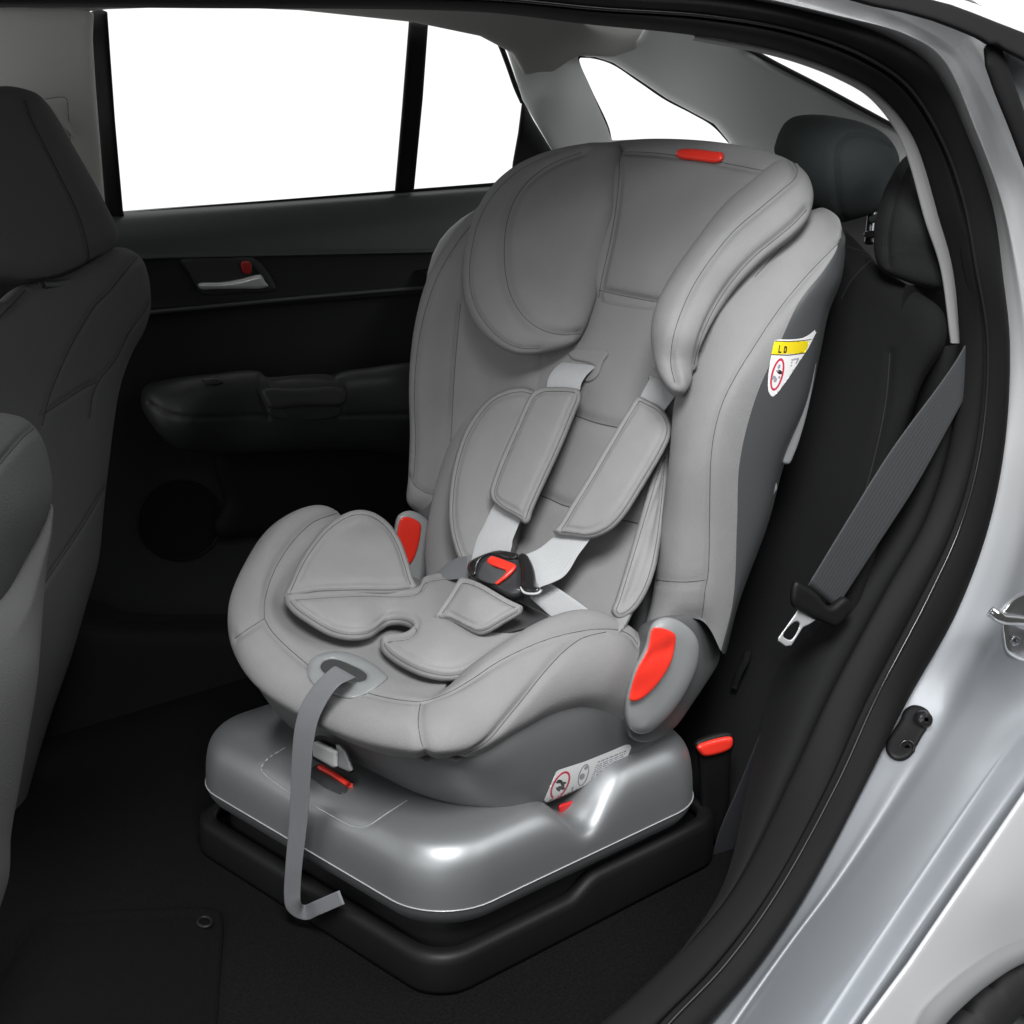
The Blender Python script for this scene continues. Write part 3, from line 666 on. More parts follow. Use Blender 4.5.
buck_o = obj('buckle', bku, mat('buckle_plastic', (.03,.031,.033), .3), seat)
bub = bvh_of(bku)
ttop = cushion(wc([(262,216),(300,190),(345,172),(400,158),(455,162),(498,174),(505,192),(480,205),(440,203),(400,190),(360,180),(330,190),(300,225),(285,285),(262,290),(252,250)]), lifted(wc([(270,230),(345,178),(455,172),(490,185),(290,230),(265,270)]), bub, .002), H=.005, r=.005, back=.004, step=1.1)
obj('tongue', ttop, BLKS, buck_o)
fac = cushion(wc([(330,215),(350,205),(380,240),(445,262),(440,290),(400,320),(378,330),(300,300),(300,270)]), lifted(wc([(335,220),(440,265),(390,320),(305,290),(370,270)]), bub, .0012), H=.003, r=.005, back=.003, step=1.1)
obj('buckle_face', fac, mat('buckle_face', (.06,.062,.064), .4), buck_o)
rb_ = cushion(wc([(342,212),(352,194),(368,185),(400,193),(450,212),(488,228),(494,238),(485,258),(455,288),(420,315),(392,332),(383,326),(415,296),(440,264),(400,246),(355,228)]), lifted(wc([(350,205),(400,215),(480,240),(440,290),(395,325)]), bub, .004), H=.004, r=.004, back=.004, step=1.0)
obj('release_button', rb_, RED, buck_o)
clip = cushion(wc([(508,182),(520,172),(545,178),(565,205),(582,245),(592,290),(597,342),(615,348),(622,362),(605,380),(560,382),(525,368),(512,350),(520,320),(520,260),(512,215)]), wc([(510,190,'b',.092),(560,220,'b',.09),(600,350,'b',.098),(530,360,'b',.102),(560,380,'b',.104)]), H=.008, r=.006, back=.008, step=1.1)
obj('tongue', clip, BLKS, buck_o)
P_ = [pt(c) for c in wc([(517,345,'b',.106),(530,368,'b',.107),(560,378,'b',.108),(605,374,'b',.106),(622,358,'b',.105)])]
obj('clip_edge', tube(spline(P_, 6), .0016, 8), LGREY, buck_o)
cp = cushion(wc([(205,307),(225,303),(255,308),(300,325),(350,352),(410,388),(465,418),(505,436),(527,448),(520,475),(490,497),(440,525),(395,553),(350,578),(305,590),(265,578),(225,558),(180,536),(140,522),(100,520),(68,512),(75,496),(105,455),(140,405),(175,350)]),
  wc([(68,512,'z',.236),(180,536,'z',.237),(300,588,'z',.236),(525,450,'b',.11),(400,385,'b',.115),(205,307,'b',.105),(280,440,'b',.142)]), H=.012, r=.012, back=.008, welt=.0022, weltr=.004, step=1.5)
piped(cp, wc([(205,307),(225,303),(255,308),(300,325),(350,352),(410,388),(465,418),(505,436),(527,448),(520,475),(490,497),(440,525),(395,553),(350,578),(305,590),(265,578),(225,558),(180,536),(140,522),(100,520),(68,512),(75,496),(105,455),(140,405),(175,350)]), 4.0)
obj('crotch_pad', cp, [PAD, THP], seat)
# dark lining at the rear of the seat well under the straps
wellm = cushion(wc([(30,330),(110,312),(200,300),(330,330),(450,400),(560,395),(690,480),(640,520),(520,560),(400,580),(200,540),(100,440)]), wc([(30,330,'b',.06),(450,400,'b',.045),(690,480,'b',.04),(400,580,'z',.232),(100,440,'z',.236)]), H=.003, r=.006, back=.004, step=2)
obj('seat_well_lining', wellm, mat('dark_lining', (.035,.035,.037), .9), seat)
# adjuster strap
def WB(a): return wb([a])[0]
def W2(a): return w2([a])[0]
stp = ribbon(pairs([(WB((330,225,'x',.040)),WB((440,283,'x',.040))),(WB((315,208,'x',.033)),WB((430,272,'x',.033))),(WB((262,245,'x',.012)),WB((395,285,'x',.012))),(WB((195,315,'x',-.012)),WB((330,320,'x',-.012))),(WB((130,410,'x',-.024)),WB((255,430,'x',-.024))),(WB((95,510,'x',-.030)),WB((212,530,'x',-.030))),(WB((75,640,'x',-.033)),WB((188,660,'x',-.033))),(W2((170,640,'x',-.034)),W2((204,640,'x',-.034))),(W2((162,740,'x',-.036)),W2((193,735,'x',-.036))),(W2((160,790,'x',-.036)),W2((190,780,'x',-.036))),(W2((164,812,'x',-.036)),W2((190,795,'x',-.036))),(W2((180,828,'x',-.033)),W2((192,803,'x',-.033))),(W2((200,834,'x',-.026)),W2((198,806,'x',-.026))),(W2((228,824,'x',-.026)),W2((218,798,'x',-.026))),(W2((274,804,'x',-.019)),W2((264,778,'x',-.019)))]), n=10)
obj('adjuster_strap', stp, WEBG, seat)
# ---- labels -----------------------------------------------------------------
def ell(cx, cy, a, b, rot, n=28, t0=0): 
    c, s = math.cos(rot), math.sin(rot); return [(cx+a*math.cos(q)*c-b*math.sin(q)*s, cy+a*math.cos(q)*s+b*math.sin(q)*c) for q in (2*math.pi*k/n for k in range(n))]
PM = [WHITE, YEL, INK, REDP, GINK]
lab = []
lab.append((wl([(355,310),(400,302),(500,302),(580,298),(640,288),(700,258),(750,218),(788,186),(790,215),(760,270),(700,390),(640,480),(560,600),(480,720),(400,830),(350,880),(330,887),(310,868),(290,830),(285,760),(290,660),(305,560),(325,440)]), 0, 0))
lab.append((wl([(350,325),(708,318),(690,390),(665,440),(600,448),(323,455),(335,390)]), 1, .3))
lab.append((wl([(358,312),(500,318),(640,310),(740,295),(735,302),(640,319),(500,327),(352,322)]), 2, .5))
lab.append((wl([(323,452),(500,458),(665,438),(662,446),(500,468),(322,462)]), 2, .5))
lab += [(wl([(402,360),(412,360),(404,425),(425,425),(424,440),(390,440)]), 2, .6), (wl([(455,372),(475,368),(482,380),(478,430),(468,442),(445,442)]), 2, .6), (wl([(461,392),(470,390),(466,424),(458,426)]), 1, .9)]
lab.append((wl(ell(382,660,172,62,-1.32+math.pi)), 3, .3)); lab.append((wl(ell(382,662,146,42,-1.32+math.pi)), 0, .6))
for e in [(400,580,26,14,-1.2),(405,635,30,22,.6),(385,625,20,10,0),(350,690,24,18,.4),(362,720,26,16,-1),(402,690,10,16,0),(335,705,8,14,0)]: lab.append((wl(ell(*e, n=10)), 4 if e[0] != 405 else 2, .9))
lab += [(wl([(525,505),(600,488),(606,500),(530,522)]), 4, .4), (wl([(585,505),(602,500),(580,550),(568,552)]), 4, .4), (wl([(525,530),(540,528),(535,545),(522,548)]), 4, .4), (wl([(520,560),(535,556),(530,578),(518,582)]), 4, .4)]
obj('warning_label', decal(Mesh(), lab, wingb, .0005), PM, ss_o)
lab = []
lab.append((wn([(185,265),(200,255),(330,213),(450,165),(540,127),(562,126),(570,140),(558,170),(530,240),(515,272),(495,288),(400,335),(300,375),(200,405),(135,420),(123,410),(140,370)]), 0, 0))
lab.append((wn(ell(206,334,80,38,-1.05)), 3, .3)); lab.append((wn(ell(206,334,68,29,-1.05)), 0, .6))
for e in [(205,315,16,10,.3),(218,330,14,9,1),(212,348,20,10,.2),(195,355,14,8,.8),(228,322,10,6,0),(190,320,9,5,.4)]: lab.append((wn(ell(*e, n=10)), 2, .9))
lab.append((wn(ell(325,282,60,24,-1.25)), 4, .3)); lab.append((wn(ell(325,282,53,18,-1.25)), 0, .6)); lab.append((wn(ell(318,290,18,12,-1)), 4, .9)); lab.append((wn(ell(338,245,12,8,-1)), 4, .9))
lab.append((wn([(262,350),(275,335),(268,372)]), 4, .4))
rr_ = random.Random(3)
for k in range(9):
    t = k/8; x0 = 395-38*t; y0 = 222+92*t; x1 = 545-35*t; y1 = 160+92*t
    if k == 0: y0 -= 4; y1 -= 2
    a = 0.0 if k else .02
    while a < .96:
        b = min(a+rr_.uniform(.05, .2), .99); th = 5 if k else 7
        p = lambda u, d: (x0+(x1-x0)*u, y0+(y1-y0)*u+d)
        lab.append((wn([p(a, -th/2), p(b, -th/2), p(b, th/2), p(a, th/2)]), 4, .4)); a = b+.025
obj('instruction_label', decal(Mesh(), lab, shellbvh, .0005), PM, shell_o)
# dark red catch in the notch of the base flank
ct = cushion(wn([(200,440),(260,415),(320,390),(385,355),(400,362),(370,395),(300,425),(240,462),(210,480)]), [(570,805,'y',.035),(590,795,'y',.035),(600,792,'y',.035)], H=.003, r=.004, back=.01, step=1.2)
obj('catch', ct, REDD, b_o)
# ================================================================== CAR INTERIOR
DARK = mat('black_soft_trim', (.0055,.0057,.0059), .8, bump=.15, bscale=500, spec=.22)
DARKG = mat('charcoal_trim', (.028,.0295,.0295), .45, bump=.1, bscale=600)
CLOTH = mat('black_seat_cloth', (.0075,.0077,.008), .95, bump=.35, bscale=650, kind='weave', spec=.15)
CLOTHG = mat('charcoal_seat_cloth', (.082,.0825,.083), .9, bump=.35, bscale=650, kind='weave', spec=.15)
STI = mat('seat_seam', (.012,.012,.012), .9)
CARPET = mat('black_carpet', (.0055,.0055,.0057), 1, bump=1.0, bscale=380, var=.3, vscale=260, spec=.04)
HEADL = mat('pale_headlining', (.40,.40,.39), .85, bump=.15, bscale=700)
PILL = mat('grey_pillar_trim', (.56,.58,.57), .55, bump=.08, bscale=700)
RUB = mat('black_rubber_seal', (.0042,.0042,.0046), .7, bump=.15, bscale=500, spec=.22)
PAINT = mat('silver_paint', (.62,.64,.66), .46, metal=.7, coat=.35, bump=.02, bscale=2500, coat_rough=.15)
CHROME = mat('bright_metal', (.75,.75,.76), .16, metal=1)
MATTM = mat('satin_metal', (.55,.56,.58), .3, metal=1)
def glass_mat(name, tint=.97):
    m = bpy.data.materials.new(name); m.use_nodes = True; nt = m.node_tree; nt.nodes.clear()
    o = nt.nodes.new('ShaderNodeOutputMaterial'); t = nt.nodes.new('ShaderNodeBsdfTransparent'); t.inputs[0].default_value = (tint,tint,tint,1)
    g = nt.nodes.new('ShaderNodeBsdfGlossy'); g.inputs['Roughness'].default_value = .02; f = nt.nodes.new('ShaderNodeFresnel'); f.inputs[0].default_value = 1.08
    mx = nt.nodes.new('ShaderNodeMixShader'); nt.links.new(f.outputs[0], mx.inputs[0]); nt.links.new(t.outputs[0], mx.inputs[1]); nt.links.new(g.outputs[0], mx.inputs[2]); nt.links.new(mx.outputs[0], o.inputs[0]); return m
GLASS = glass_mat('window_glass')
def sheet(P, th=0): return Mesh().add(np.array(P, float), [tuple(range(len(P)))])
def cpt(L): return [pt(c) for c in L]

# ---- floor ------------------------------------------------------------------
n = 60
V = [(-1.4+3.4*i/n, -.165+1.32*j/n, -.115) for i in range(n+1) for j in range(n+1)]
fl = obj('carpet_floor', Mesh().add(np.array(V), grid_faces(n+1, n+1)), CARPET); fl['kind'] = 'structure'
mt = cushion([(30,925),(45,914),(120,910),(205,907),(222,912),(224,930),(216,1040),(60,1060),(-40,1050),(-10,985)], [(30,925,'z',-.111),(224,930,'z',-.111),(100,1040,'z',-.111)], H=.003, r=.006, back=.002, N=(0,0,1), mix=0, welt=.0015, weltr=.006, smooth=False)
tag(obj('floor_mat', mt, mat('rubber_backed_carpet', (.0045,.0045,.0047), 1, bump=.9, bscale=500, var=.12, vscale=200, spec=.04)), 'black carpet floor mat lying in front of the child seat', 'floor mat')
mb = spline([Z(205+7*math.cos(a), 922+5*math.sin(a), -.106) for a in np.linspace(0, 2*math.pi, 9)[:-1]], 3, True)
obj('fastener', tube(mb, .0025, 8, True), BLK, bpy.data.objects['floor_mat'])

# ---- car shell ----------------------------------------------------------------
car = thing('car', 'silver car body seen through its open rear door', 'car', (.4,.5,-.4))
# headlining: slab that closes the top
hl = loft([[(-1.6,-.10,1.075),(-1.6,.10,1.10),(-1.6,.6,1.11),(-1.6,.92,1.07),(-1.6,1.02,1.0)],
           [(0,-.10,1.07),(0,.10,1.10),(0,.6,1.11),(0,.92,1.07),(0,1.00,1.0)],
           [(.7,-.05,1.03),(.7,.10,1.07),(.7,.6,1.08),(.7,.9,1.03),(.7,1.0,.985)],
           [(1.3,.0,.98),(1.3,.15,1.01),(1.3,.6,1.02),(1.3,.85,.98),(1.3,.93,.945)]], 8, 8)
obj('headlining', hl, HEADL, car)
# roof rail trim above the far windows, down to the quarter light
rail = cushion([(-60,-40),(700,-40),(700,30),(665,38),(640,48),(612,57),(580,55),(570,60),(540,80),(524,75),(512,53),(480,36),(413,22),(300,10),(200,6),(107,9),(60,14),(-60,12)],
   [(0,0,'y',1.0),(107,9,'y',1.02),(300,10,'y',1.01),(512,53,'y',1.005),(610,58,'y',1.0),(690,40,'y',.93),(300,-30,'y',.9),(-40,-30,'y',.92),(690,-30,'y',.85)], H=.006, r=.012, back=.008, smooth=False, step=3)
obj('roof_rail_trim', rail, HEADL, car)
# B pillar on the far side
bp_ = cushion([(-60,8),(84,8),(93,14),(92,40),(95,90),(100,150),(104,200),(106,240),(60,260),(-60,260)], [(90,10,'y',1.03),(104,210,'y',1.06),(0,10,'y',.99),(0,240,'y',1.0),(-60,100,'y',.99),(60,100,'y',1.0)], H=.02, r=.025, back=.02, smooth=False, step=2.5)
stitch(bp_, [[(45,99),(66,98),(68,110),(70,140)]], width=.003, depth=.002, r=.0005)
bpo = obj('pillar_trim', bp_, [mat('pale_pillar_cover', (.72,.72,.70), .8, bump=.15, bscale=700), THR], car)
an = cushion(wf([(172,160),(185,158),(195,172),(212,215),(214,228),(200,210),(180,185)]), [(64,118,'y',.985),(70,130,'y',.985),(66,130,'y',.985)], H=.004, r=.004, back=.01, step=1.2)
obj('belt_anchor', an, PILL, bpo)
# C pillar leg and the rear pillar band
cp_ = cushion(w5([(25,62),(35,72),(52,98),(62,130),(80,188),(110,240),(140,290),(160,330),(300,330),(300,262),(248,264),(240,240),(205,160),(186,118),(184,108),(188,104),(205,108),(300,100),(300,40),(100,40)]),
   w5([(25,62,'y',1.05),(80,188,'y',1.06),(140,290,'y',1.07),(248,264,'y',1.06),(186,112,'y',1.05),(120,180,'y',1.03),(60,60,'y',1.02),(250,60,'y',.99)]), H=.008, r=.02, back=.003, smooth=False, step=2)
obj('pillar_trim', cp_, PILL, car)
rb2 = cushion(w5([(262,75),(300,66),(330,28),(480,48),(506,90),(560,122),(640,163),(720,206),(812,256),(850,290),(850,420),(700,420),(560,330),(468,275),(468,266),(440,232),(395,208),(350,184),(300,150),(250,117),(215,106),(188,104)]),
   w5([(190,104,'y',1.04),(350,184,'y',1.05),(468,268,'y',1.06),(500,90,'y',.82),(640,163,'y',.82),(812,256,'y',.82),(330,62,'y',.93),(600,330,'y',1.06),(420,150,'y',.96),(600,230,'y',.95)]), H=.012, r=.02, back=.003, smooth=False, step=2.2)
obj('pillar_trim', rb2, PILL, car)
# black edges of the quarter light and rear screen
q = cpt(w5([(188,106,'y',1.055),(184,112,'y',1.055),(205,165,'y',1.06),(240,240,'y',1.065),(246,266,'y',1.065)])); obj('glass_seal', tube(spline(q, 6), .003, 6), RUB, car)
q = cpt(w5([(186,106,'y',1.055),(215,108,'y',1.055),(250,119,'y',1.055),(300,152,'y',1.06),(350,186,'y',1.06),(400,212,'y',1.06),(440,236,'y',1.06),(470,268,'y',1.06)])); obj('glass_seal', tube(spline(q, 6), .003, 6), RUB, car)
q = cpt(w5([(470,78,'y',.8),(500,90,'y',.815),(560,122,'y',.815),(640,163,'y',.815),(720,206,'y',.815),(812,256,'y',.815),(850,278,'y',.81)])); obj('screen_seal', tube(spline(q, 6), .005, 6), RUB, car)
g = sheet(cpt(w5([(160,80,'y',1.075),(300,80,'y',1.075),(480,230,'y',1.085),(480,300,'y',1.085),(240,300,'y',1.085)]))); obj('quarter_light', g, GLASS, car)
g = sheet(cpt(w5([(480,70,'y',.83),(860,280,'y',.83)]))+[np.array([2.25,-.2,.70]), np.array([1.35,-.2,.96])]); obj('rear_screen', g, GLASS, car)
# parcel shelf behind the bench
ps = loft([[(.86,-.03,.52),(.86,.5,.52),(.86,1.08,.52)],[(1.3,-.03,.54),(1.3,.5,.54),(1.3,1.08,.54)],[(2.1,-.03,.58),(2.1,.5,.58),(2.1,1.08,.58)]], 4, 6)
obj('parcel_shelf', ps, DARK, car)
# far sill and the kick trim
sl = loft([cpt([(-40,585,'y',1.05),(-40,600,'y',1.03),(-40,618,'y',1.0),(-40,632,'y',.97),(-40,650,'y',.96),(-40,780,'y',.96)]),
           cpt([(95,600,'y',1.05),(95,614,'y',1.03),(95,624,'y',1.0),(95,632,'y',.97),(95,645,'y',.96),(95,740,'y',.96)]),
           cpt([(130,612,'y',1.05),(130,622,'y',1.03),(130,627,'y',1.0),(130,634,'y',.97),(130,644,'y',.96),(130,740,'y',.96)]),
           cpt([(420,606,'y',1.05),(420,613,'y',1.03),(420,618,'y',1.0),(420,628,'y',.97),(420,640,'y',.96),(420,740,'y',.96)])], 8, 6)
obj('sill_trim', sl, DARK, car)
# ---- near door opening: seal and jamb --------------------------------------------
ST = [ # A inner edge, groove, D outer edge of the seal, E flange, F channel, G ridge, H ridge, I panel edge   (bottom to top)
 [(480,1130),(530,1135),(577,1142),(610,1148),(650,1152),(695,1155),(720,1155),(741,1156)],
 [(575,1050),(625,1055),(672,1062),(705,1068),(745,1072),(790,1075),(815,1075),(836,1075)],
 [(624,1009),(664,1013),(704,1024),(733,1022),(775,1022),(823,1024),(848,1024),(868,1024)],
 [(680,955),(714,962),(753,964),(787,945),(826,957),(868,957),(890,962),(912,965)],
 [(735,890),(765,893),(800,894),(838,877),(878,888),(915,888),(934,897),(955,902)],
 [(793,776),(828,780),(862,780),(907,772),(955,785),(1000,764),(1020,774),(1038,780)],
 [(833,690),(866,696),(905,698),(950,700),(1008,700),(1060,685),(1080,692),(1100,700)],
 [(884,595),(916,600),(955,610),(998,612),(1050,605),(1110,600),(1132,600),(1154,600)],
 [(927,517),(952,522),(985,525),(1023,525),(1070,520),(1120,515),(1142,513),(1165,510)],
 [(951,440),(973,440),(1000,440),(1032,436),(1075,430),(1110,424),(1132,420),(1155,416)],
 [(960,343),(979,343),(1004,340),(1026,333),(1048,325),(1074,318),(1100,312),(1125,305)],
 [(953,268),(966,262),(999,280),(1016,268),(1028,255),(1045,245),(1070,235),(1095,225)],
 [(940,220),(955,205),(989,208),(1000,198),(1010,190),(1022,180),(1045,168),(1066,158)],
 [(914,138),(935,146),(966,142),(975,130),(983,120),(992,110),(1005,102),(1018,94)],
 [(880,95),(902,92),(930,68),(943,60),(952,56),(962,54),(976,46),(990,36)],
 [(840,72),(862,62),(884,36),(908,36),(934,43),(944,38),(964,24),(980,10)],
 [(780,51),(790,34),(806,12),(830,14),(850,14),(866,2),(880,-14),(892,-28)],
 [(693,35),(700,18),(712,-6),(728,-8),(742,-12),(752,-22),(764,-38),(774,-52)],
 [(586,24),(590,10),(598,-12),(610,-18),(622,-24),(632,-34),(644,-48),(654,-60)],
 [(480,12),(482,0),(486,-20),(492,-28),(500,-36),(506,-46),(514,-58),(520,-70)],
 [(200,8),(200,-4),(200,-22),(202,-32),(204,-42),(206,-52),(208,-66),(210,-80)],
 [(-40,8),(-40,-4),(-40,-22),(-40,-32),(-40,-42),(-40,-52),(-40,-66),(-40,-80)],
 [(-420,20),(-420,8),(-420,-10),(-420,-20),(-420,-30),(-420,-40),(-420,-54),(-420,-68)]]
def lean(p, base):      # the body leans inwards towards the roof
    q = Y(p[0], p[1], base)
    for _ in range(12): q = Y(p[0], p[1], base+.055*max(0, (q[2]-.45)/.6)**1.5-.125*(1-math.exp(-max(0, .06-q[2])/.12)))
    return q
DEP = [-.085,-.108,-.112,-.144,-.142,-.150,-.178,-.186]
def col(i, dy=0): return [lean(s[i], DEP[i]+dy) for s in ST]
A_, Gv, D_, E_, F_, G_, H_, I_ = [col(i) for i in range(8)]
# rubber: inner lip, groove and outer bulb
mid = lambda a, b, dy, t=.5: [p*(1-t)+q*t+np.array([0, dy, 0]) for p, q in zip(a, b)]
rows = [[a+np.array([.012,.008,0]), a, m1, g1, g, g2, m2, m3, d, d+np.array([0,.012,0])] for a, m1, g1, g, g2, m2, m3, d in zip(A_, mid(A_, Gv, -.016, .4), mid(A_, Gv, -.010, .85), mid(Gv, Gv, .006, 0), mid(Gv, D_, -.010, .15), mid(Gv, D_, -.022, .45), mid(Gv, D_, -.018, .75), D_)]
sl_ = loft(rows, 10, 5); 
def face_cam(m):
    V = m.verts(); N = normals(V, m.F)
    if (N*(CAM-V)).sum() < 0: m.F = [f[::-1] for f in m.F]
    return m
seal_o = obj('door_seal', face_cam(sl_), RUB, car)
# fine bead between the two lips
obj('seal_bead', tube(np.array(spline(mid(Gv, D_, -.010, .08), 10)), .0022, 6), BLKS, seal_o)
rows = [[d+np.array([0,.02,0]), d+np.array([0,.0,0]), m, e, m2, f, m3, g, h, i, i+np.array([.004,-.008,0])] for d, m, e, m2, f, m3, g, h, i in zip(D_, mid(D_, E_, -.006), mid(E_, E_, -.002, 0), mid(E_, F_, .001, .4), mid(F_, F_, .001, 0), mid(F_, G_, .001, .8), mid(G_, G_, -.001, 0), mid(H_, H_, -.003, 0), mid(I_, I_, .003, 0))]
jm = loft(rows, 12, 7); jmb = bvh_of(jm)
JP = mat('shaded_jamb_paint', (.43,.45,.475), .48, metal=.6, coat=.4, bump=.02, bscale=2500, coat_rough=.15)
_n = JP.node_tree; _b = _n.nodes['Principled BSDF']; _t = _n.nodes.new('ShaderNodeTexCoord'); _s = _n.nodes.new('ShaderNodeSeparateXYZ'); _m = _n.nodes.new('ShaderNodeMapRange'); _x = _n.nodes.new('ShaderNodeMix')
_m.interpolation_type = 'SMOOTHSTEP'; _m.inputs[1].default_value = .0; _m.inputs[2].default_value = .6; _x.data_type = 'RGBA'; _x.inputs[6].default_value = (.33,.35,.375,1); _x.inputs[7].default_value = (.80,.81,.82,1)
_n.links.new(_t.outputs['Object'], _s.inputs[0]); _n.links.new(_s.outputs[2], _m.inputs[0]); _n.links.new(_m.outputs[0], _x.inputs[0]); _n.links.new(_x.outputs[2], _b.inputs['Base Color'])      # light painted in: jamb colour darkens low and brightens towards the roof
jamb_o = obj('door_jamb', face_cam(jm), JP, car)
def L3(px, py, b): q = lean((px, py), b); return (px, py, float(q[0]), float(q[1]), float(q[2]))
# outer rear wing with wheel arch
arch = w7([(1180,800),(1100,838),(1024,868),(985,888),(945,915),(905,945),(868,978),(835,1010),(812,1040),(790,1090)])
wing = cushion([(832,1072),(864,1021),(908,962),(951,899),(1034,777),(1096,697),(1165,600),(1165,790)]+[tuple(a[:2]) for a in arch]+[(900,1080)],
   [L3(868,1024,-.194),L3(955,902,-.194),L3(1038,780,-.194),L3(1165,600,-.19),L3(1000,900,-.205),L3(940,1010,-.21),L3(1024,960,-.212),L3(1160,760,-.21)], H=.004, r=.006, back=.006, smooth=False, step=3)
obj('rear_wing', wing, mat('silver_wing_paint', (.70,.71,.72), .42, metal=.5, coat=.4, bump=.02, bscale=2500, coat_rough=.15), car)
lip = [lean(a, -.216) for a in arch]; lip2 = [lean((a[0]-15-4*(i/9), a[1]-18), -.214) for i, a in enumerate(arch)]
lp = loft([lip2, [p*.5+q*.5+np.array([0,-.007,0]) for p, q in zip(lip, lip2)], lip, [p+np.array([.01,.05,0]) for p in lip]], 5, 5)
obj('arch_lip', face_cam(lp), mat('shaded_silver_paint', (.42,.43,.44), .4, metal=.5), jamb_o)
# roof skin, drip channel and rear quarter glass edge
rs = cushion(wr([(640,-40),(700,-2),(780,18),(860,48),(940,80),(1024,112),(1200,200),(1200,-200),(640,-200)]), wr([(700,-2,'y',-.15),(1024,112,'y',-.18),(1200,-200,'y',.1),(640,-200,'y',.08),(900,-60,'y',-.05)]), H=.006, r=.01, back=.01, smooth=False, step=3)
obj('roof_skin', rs, mat('pale_silver_paint', (.8,.81,.82), .4, metal=.1, coat=.5), car)
dr = cushion(wr([(380,-30),(440,-2),(520,20),(620,40),(720,68),(800,98),(870,128),(890,140),(905,150),(930,150),(960,170),(1100,240),(1100,150),(1024,112),(940,80),(860,48),(780,18),(700,-4),(640,-40)]), wr([(440,0,'y',-.155),(720,50,'y',-.17),(890,130,'y',-.185),(1024,140,'y',-.19)]), H=.003, r=.005, back=.03, smooth=False, step=2)
obj('roof_moulding', dr, RUB, car)
qg = cushion(wr([(892,165),(900,150),(925,142),(945,160),(980,255),(1024,380),(1100,600),(1100,760),(1024,560),(975,430),(930,320),(897,225)]), wr([(895,170,'y',-.175),(1024,380,'y',-.19),(1024,540,'y',-.195),(1100,700,'y',-.2)]), H=.006, r=.008, back=.02, smooth=False, step=2)
obj('window_moulding', qg, RUB, car)
gg = cushion(wr([(935,125),(1024,175),(1150,240),(1150,700),(1024,400),(975,250)]), wr([(935,125,'y',-.16),(1024,200,'y',-.165),(1100,600,'y',-.18)]), H=.001, r=.004, back=.003, smooth=False, step=2)
obj('quarter_window', gg, mat('dark_window', (.12,.125,.13), .15), car)
# rear pillar cover strip, pale, just inside the rubber
stA = ST[10:18]; wdt = [9,12,14,12,9,7,6,5]
dirs = [(-1,0),(-1,.1),(-1,.2),(-1,.35),(-.8,.6),(-.5,.85),(-.25,1),(-.1,1)]
L_ = [lean(p[0], -.083) for p in stA]
L2 = [lean((p[0][0]+w*d[0], p[0][1]+w*d[1]), -.080) for p, w, d in zip(stA, wdt, dirs)]
cs = loft([L_, [a*.5+b*.5+np.array([0,-.003,0]) for a, b in zip(L_, L2)], L2, [b+np.array([.02,.012,0]) for b in L2]], 4, 8)
obj('pillar_edge_trim', face_cam(cs), mat('edge_trim_grey', (.24,.24,.24), .6), car)
# black trim between seat and rubber along the opening
inw_ = lambda p, d, dy: p+np.array([(.30-p[0]), 0, (.45-p[2])])/math.hypot(.30-p[0], .45-p[2])*d+np.array([0, dy, 0])
L_ = list(enumerate(A_[:11]))[3:]; sc_ = [.02,.02,.02,.02,.2,.7,1,1,1,1,1]
inw = lambda q, d, dy: inw_(q[1], d*sc_[q[0]] if d > 0 else d, dy*(sc_[q[0]] if dy > .003 else 1))
tr = loft([[inw(p, -.008, .003) for p in L_], [inw(p, .008, .002) for p in L_], [inw(p, .018, .010) for p in L_], [inw(p, .022, .025) for p in L_], [inw(p, .018, .05) for p in L_], [inw(p, .0, .09) for p in L_]], 6, 8)
obj('opening_trim', face_cam(tr), DARK, car)
obj('quarter_trim', sheet(cpt([(905,285,'y',-.03),(978,285,'y',-.03),(978,640,'y',-.03),(850,640,'y',-.03)])), DARK, car)
# door switch
sw = cushion(ws([(185,745),(205,700),(240,676),(280,680),(315,700),(330,730),(318,775),(290,820),(262,870),(235,915),(195,935),(150,925),(122,890),(122,850),(150,800)]), lifted(ws([(200,720),(310,710),(230,900),(140,890),(220,800)]), jmb, .002), H=.006, r=.006, back=.006, step=1.2)
sw_o = obj('door_switch', sw, BLK, jamb_o)
c = cast(jmb, *ws([(278,745)])[0]); d = (CAM-c)/np.linalg.norm(CAM-c)*.75+np.array([.6,-.6,.1])*.35; d /= np.linalg.norm(d)
obj('plunger', tube([c+d*t for t in (.002,.012,.018,.021,.022)], [.0125,.0125,.011,.008,.003], 16), BLKS, sw_o)
c2 = cast(jmb, *ws([(208,875)])[0])
th_ = np.array([cF[1],-cF[0],0])
obj('screw', tube([c2+d*.004, c2+d*.008, c2+d*.0095], [.008,.007,.004], 16), BLKS, sw_o)
ringp = [c2+d*.0075+.0095*(math.cos(a)*cR+math.sin(a)*cU) for a in np.linspace(0, 2*math.pi, 17)[:-1]]; obj('screw_rim', tube(ringp, .0018, 6, True), BLKS, sw_o)
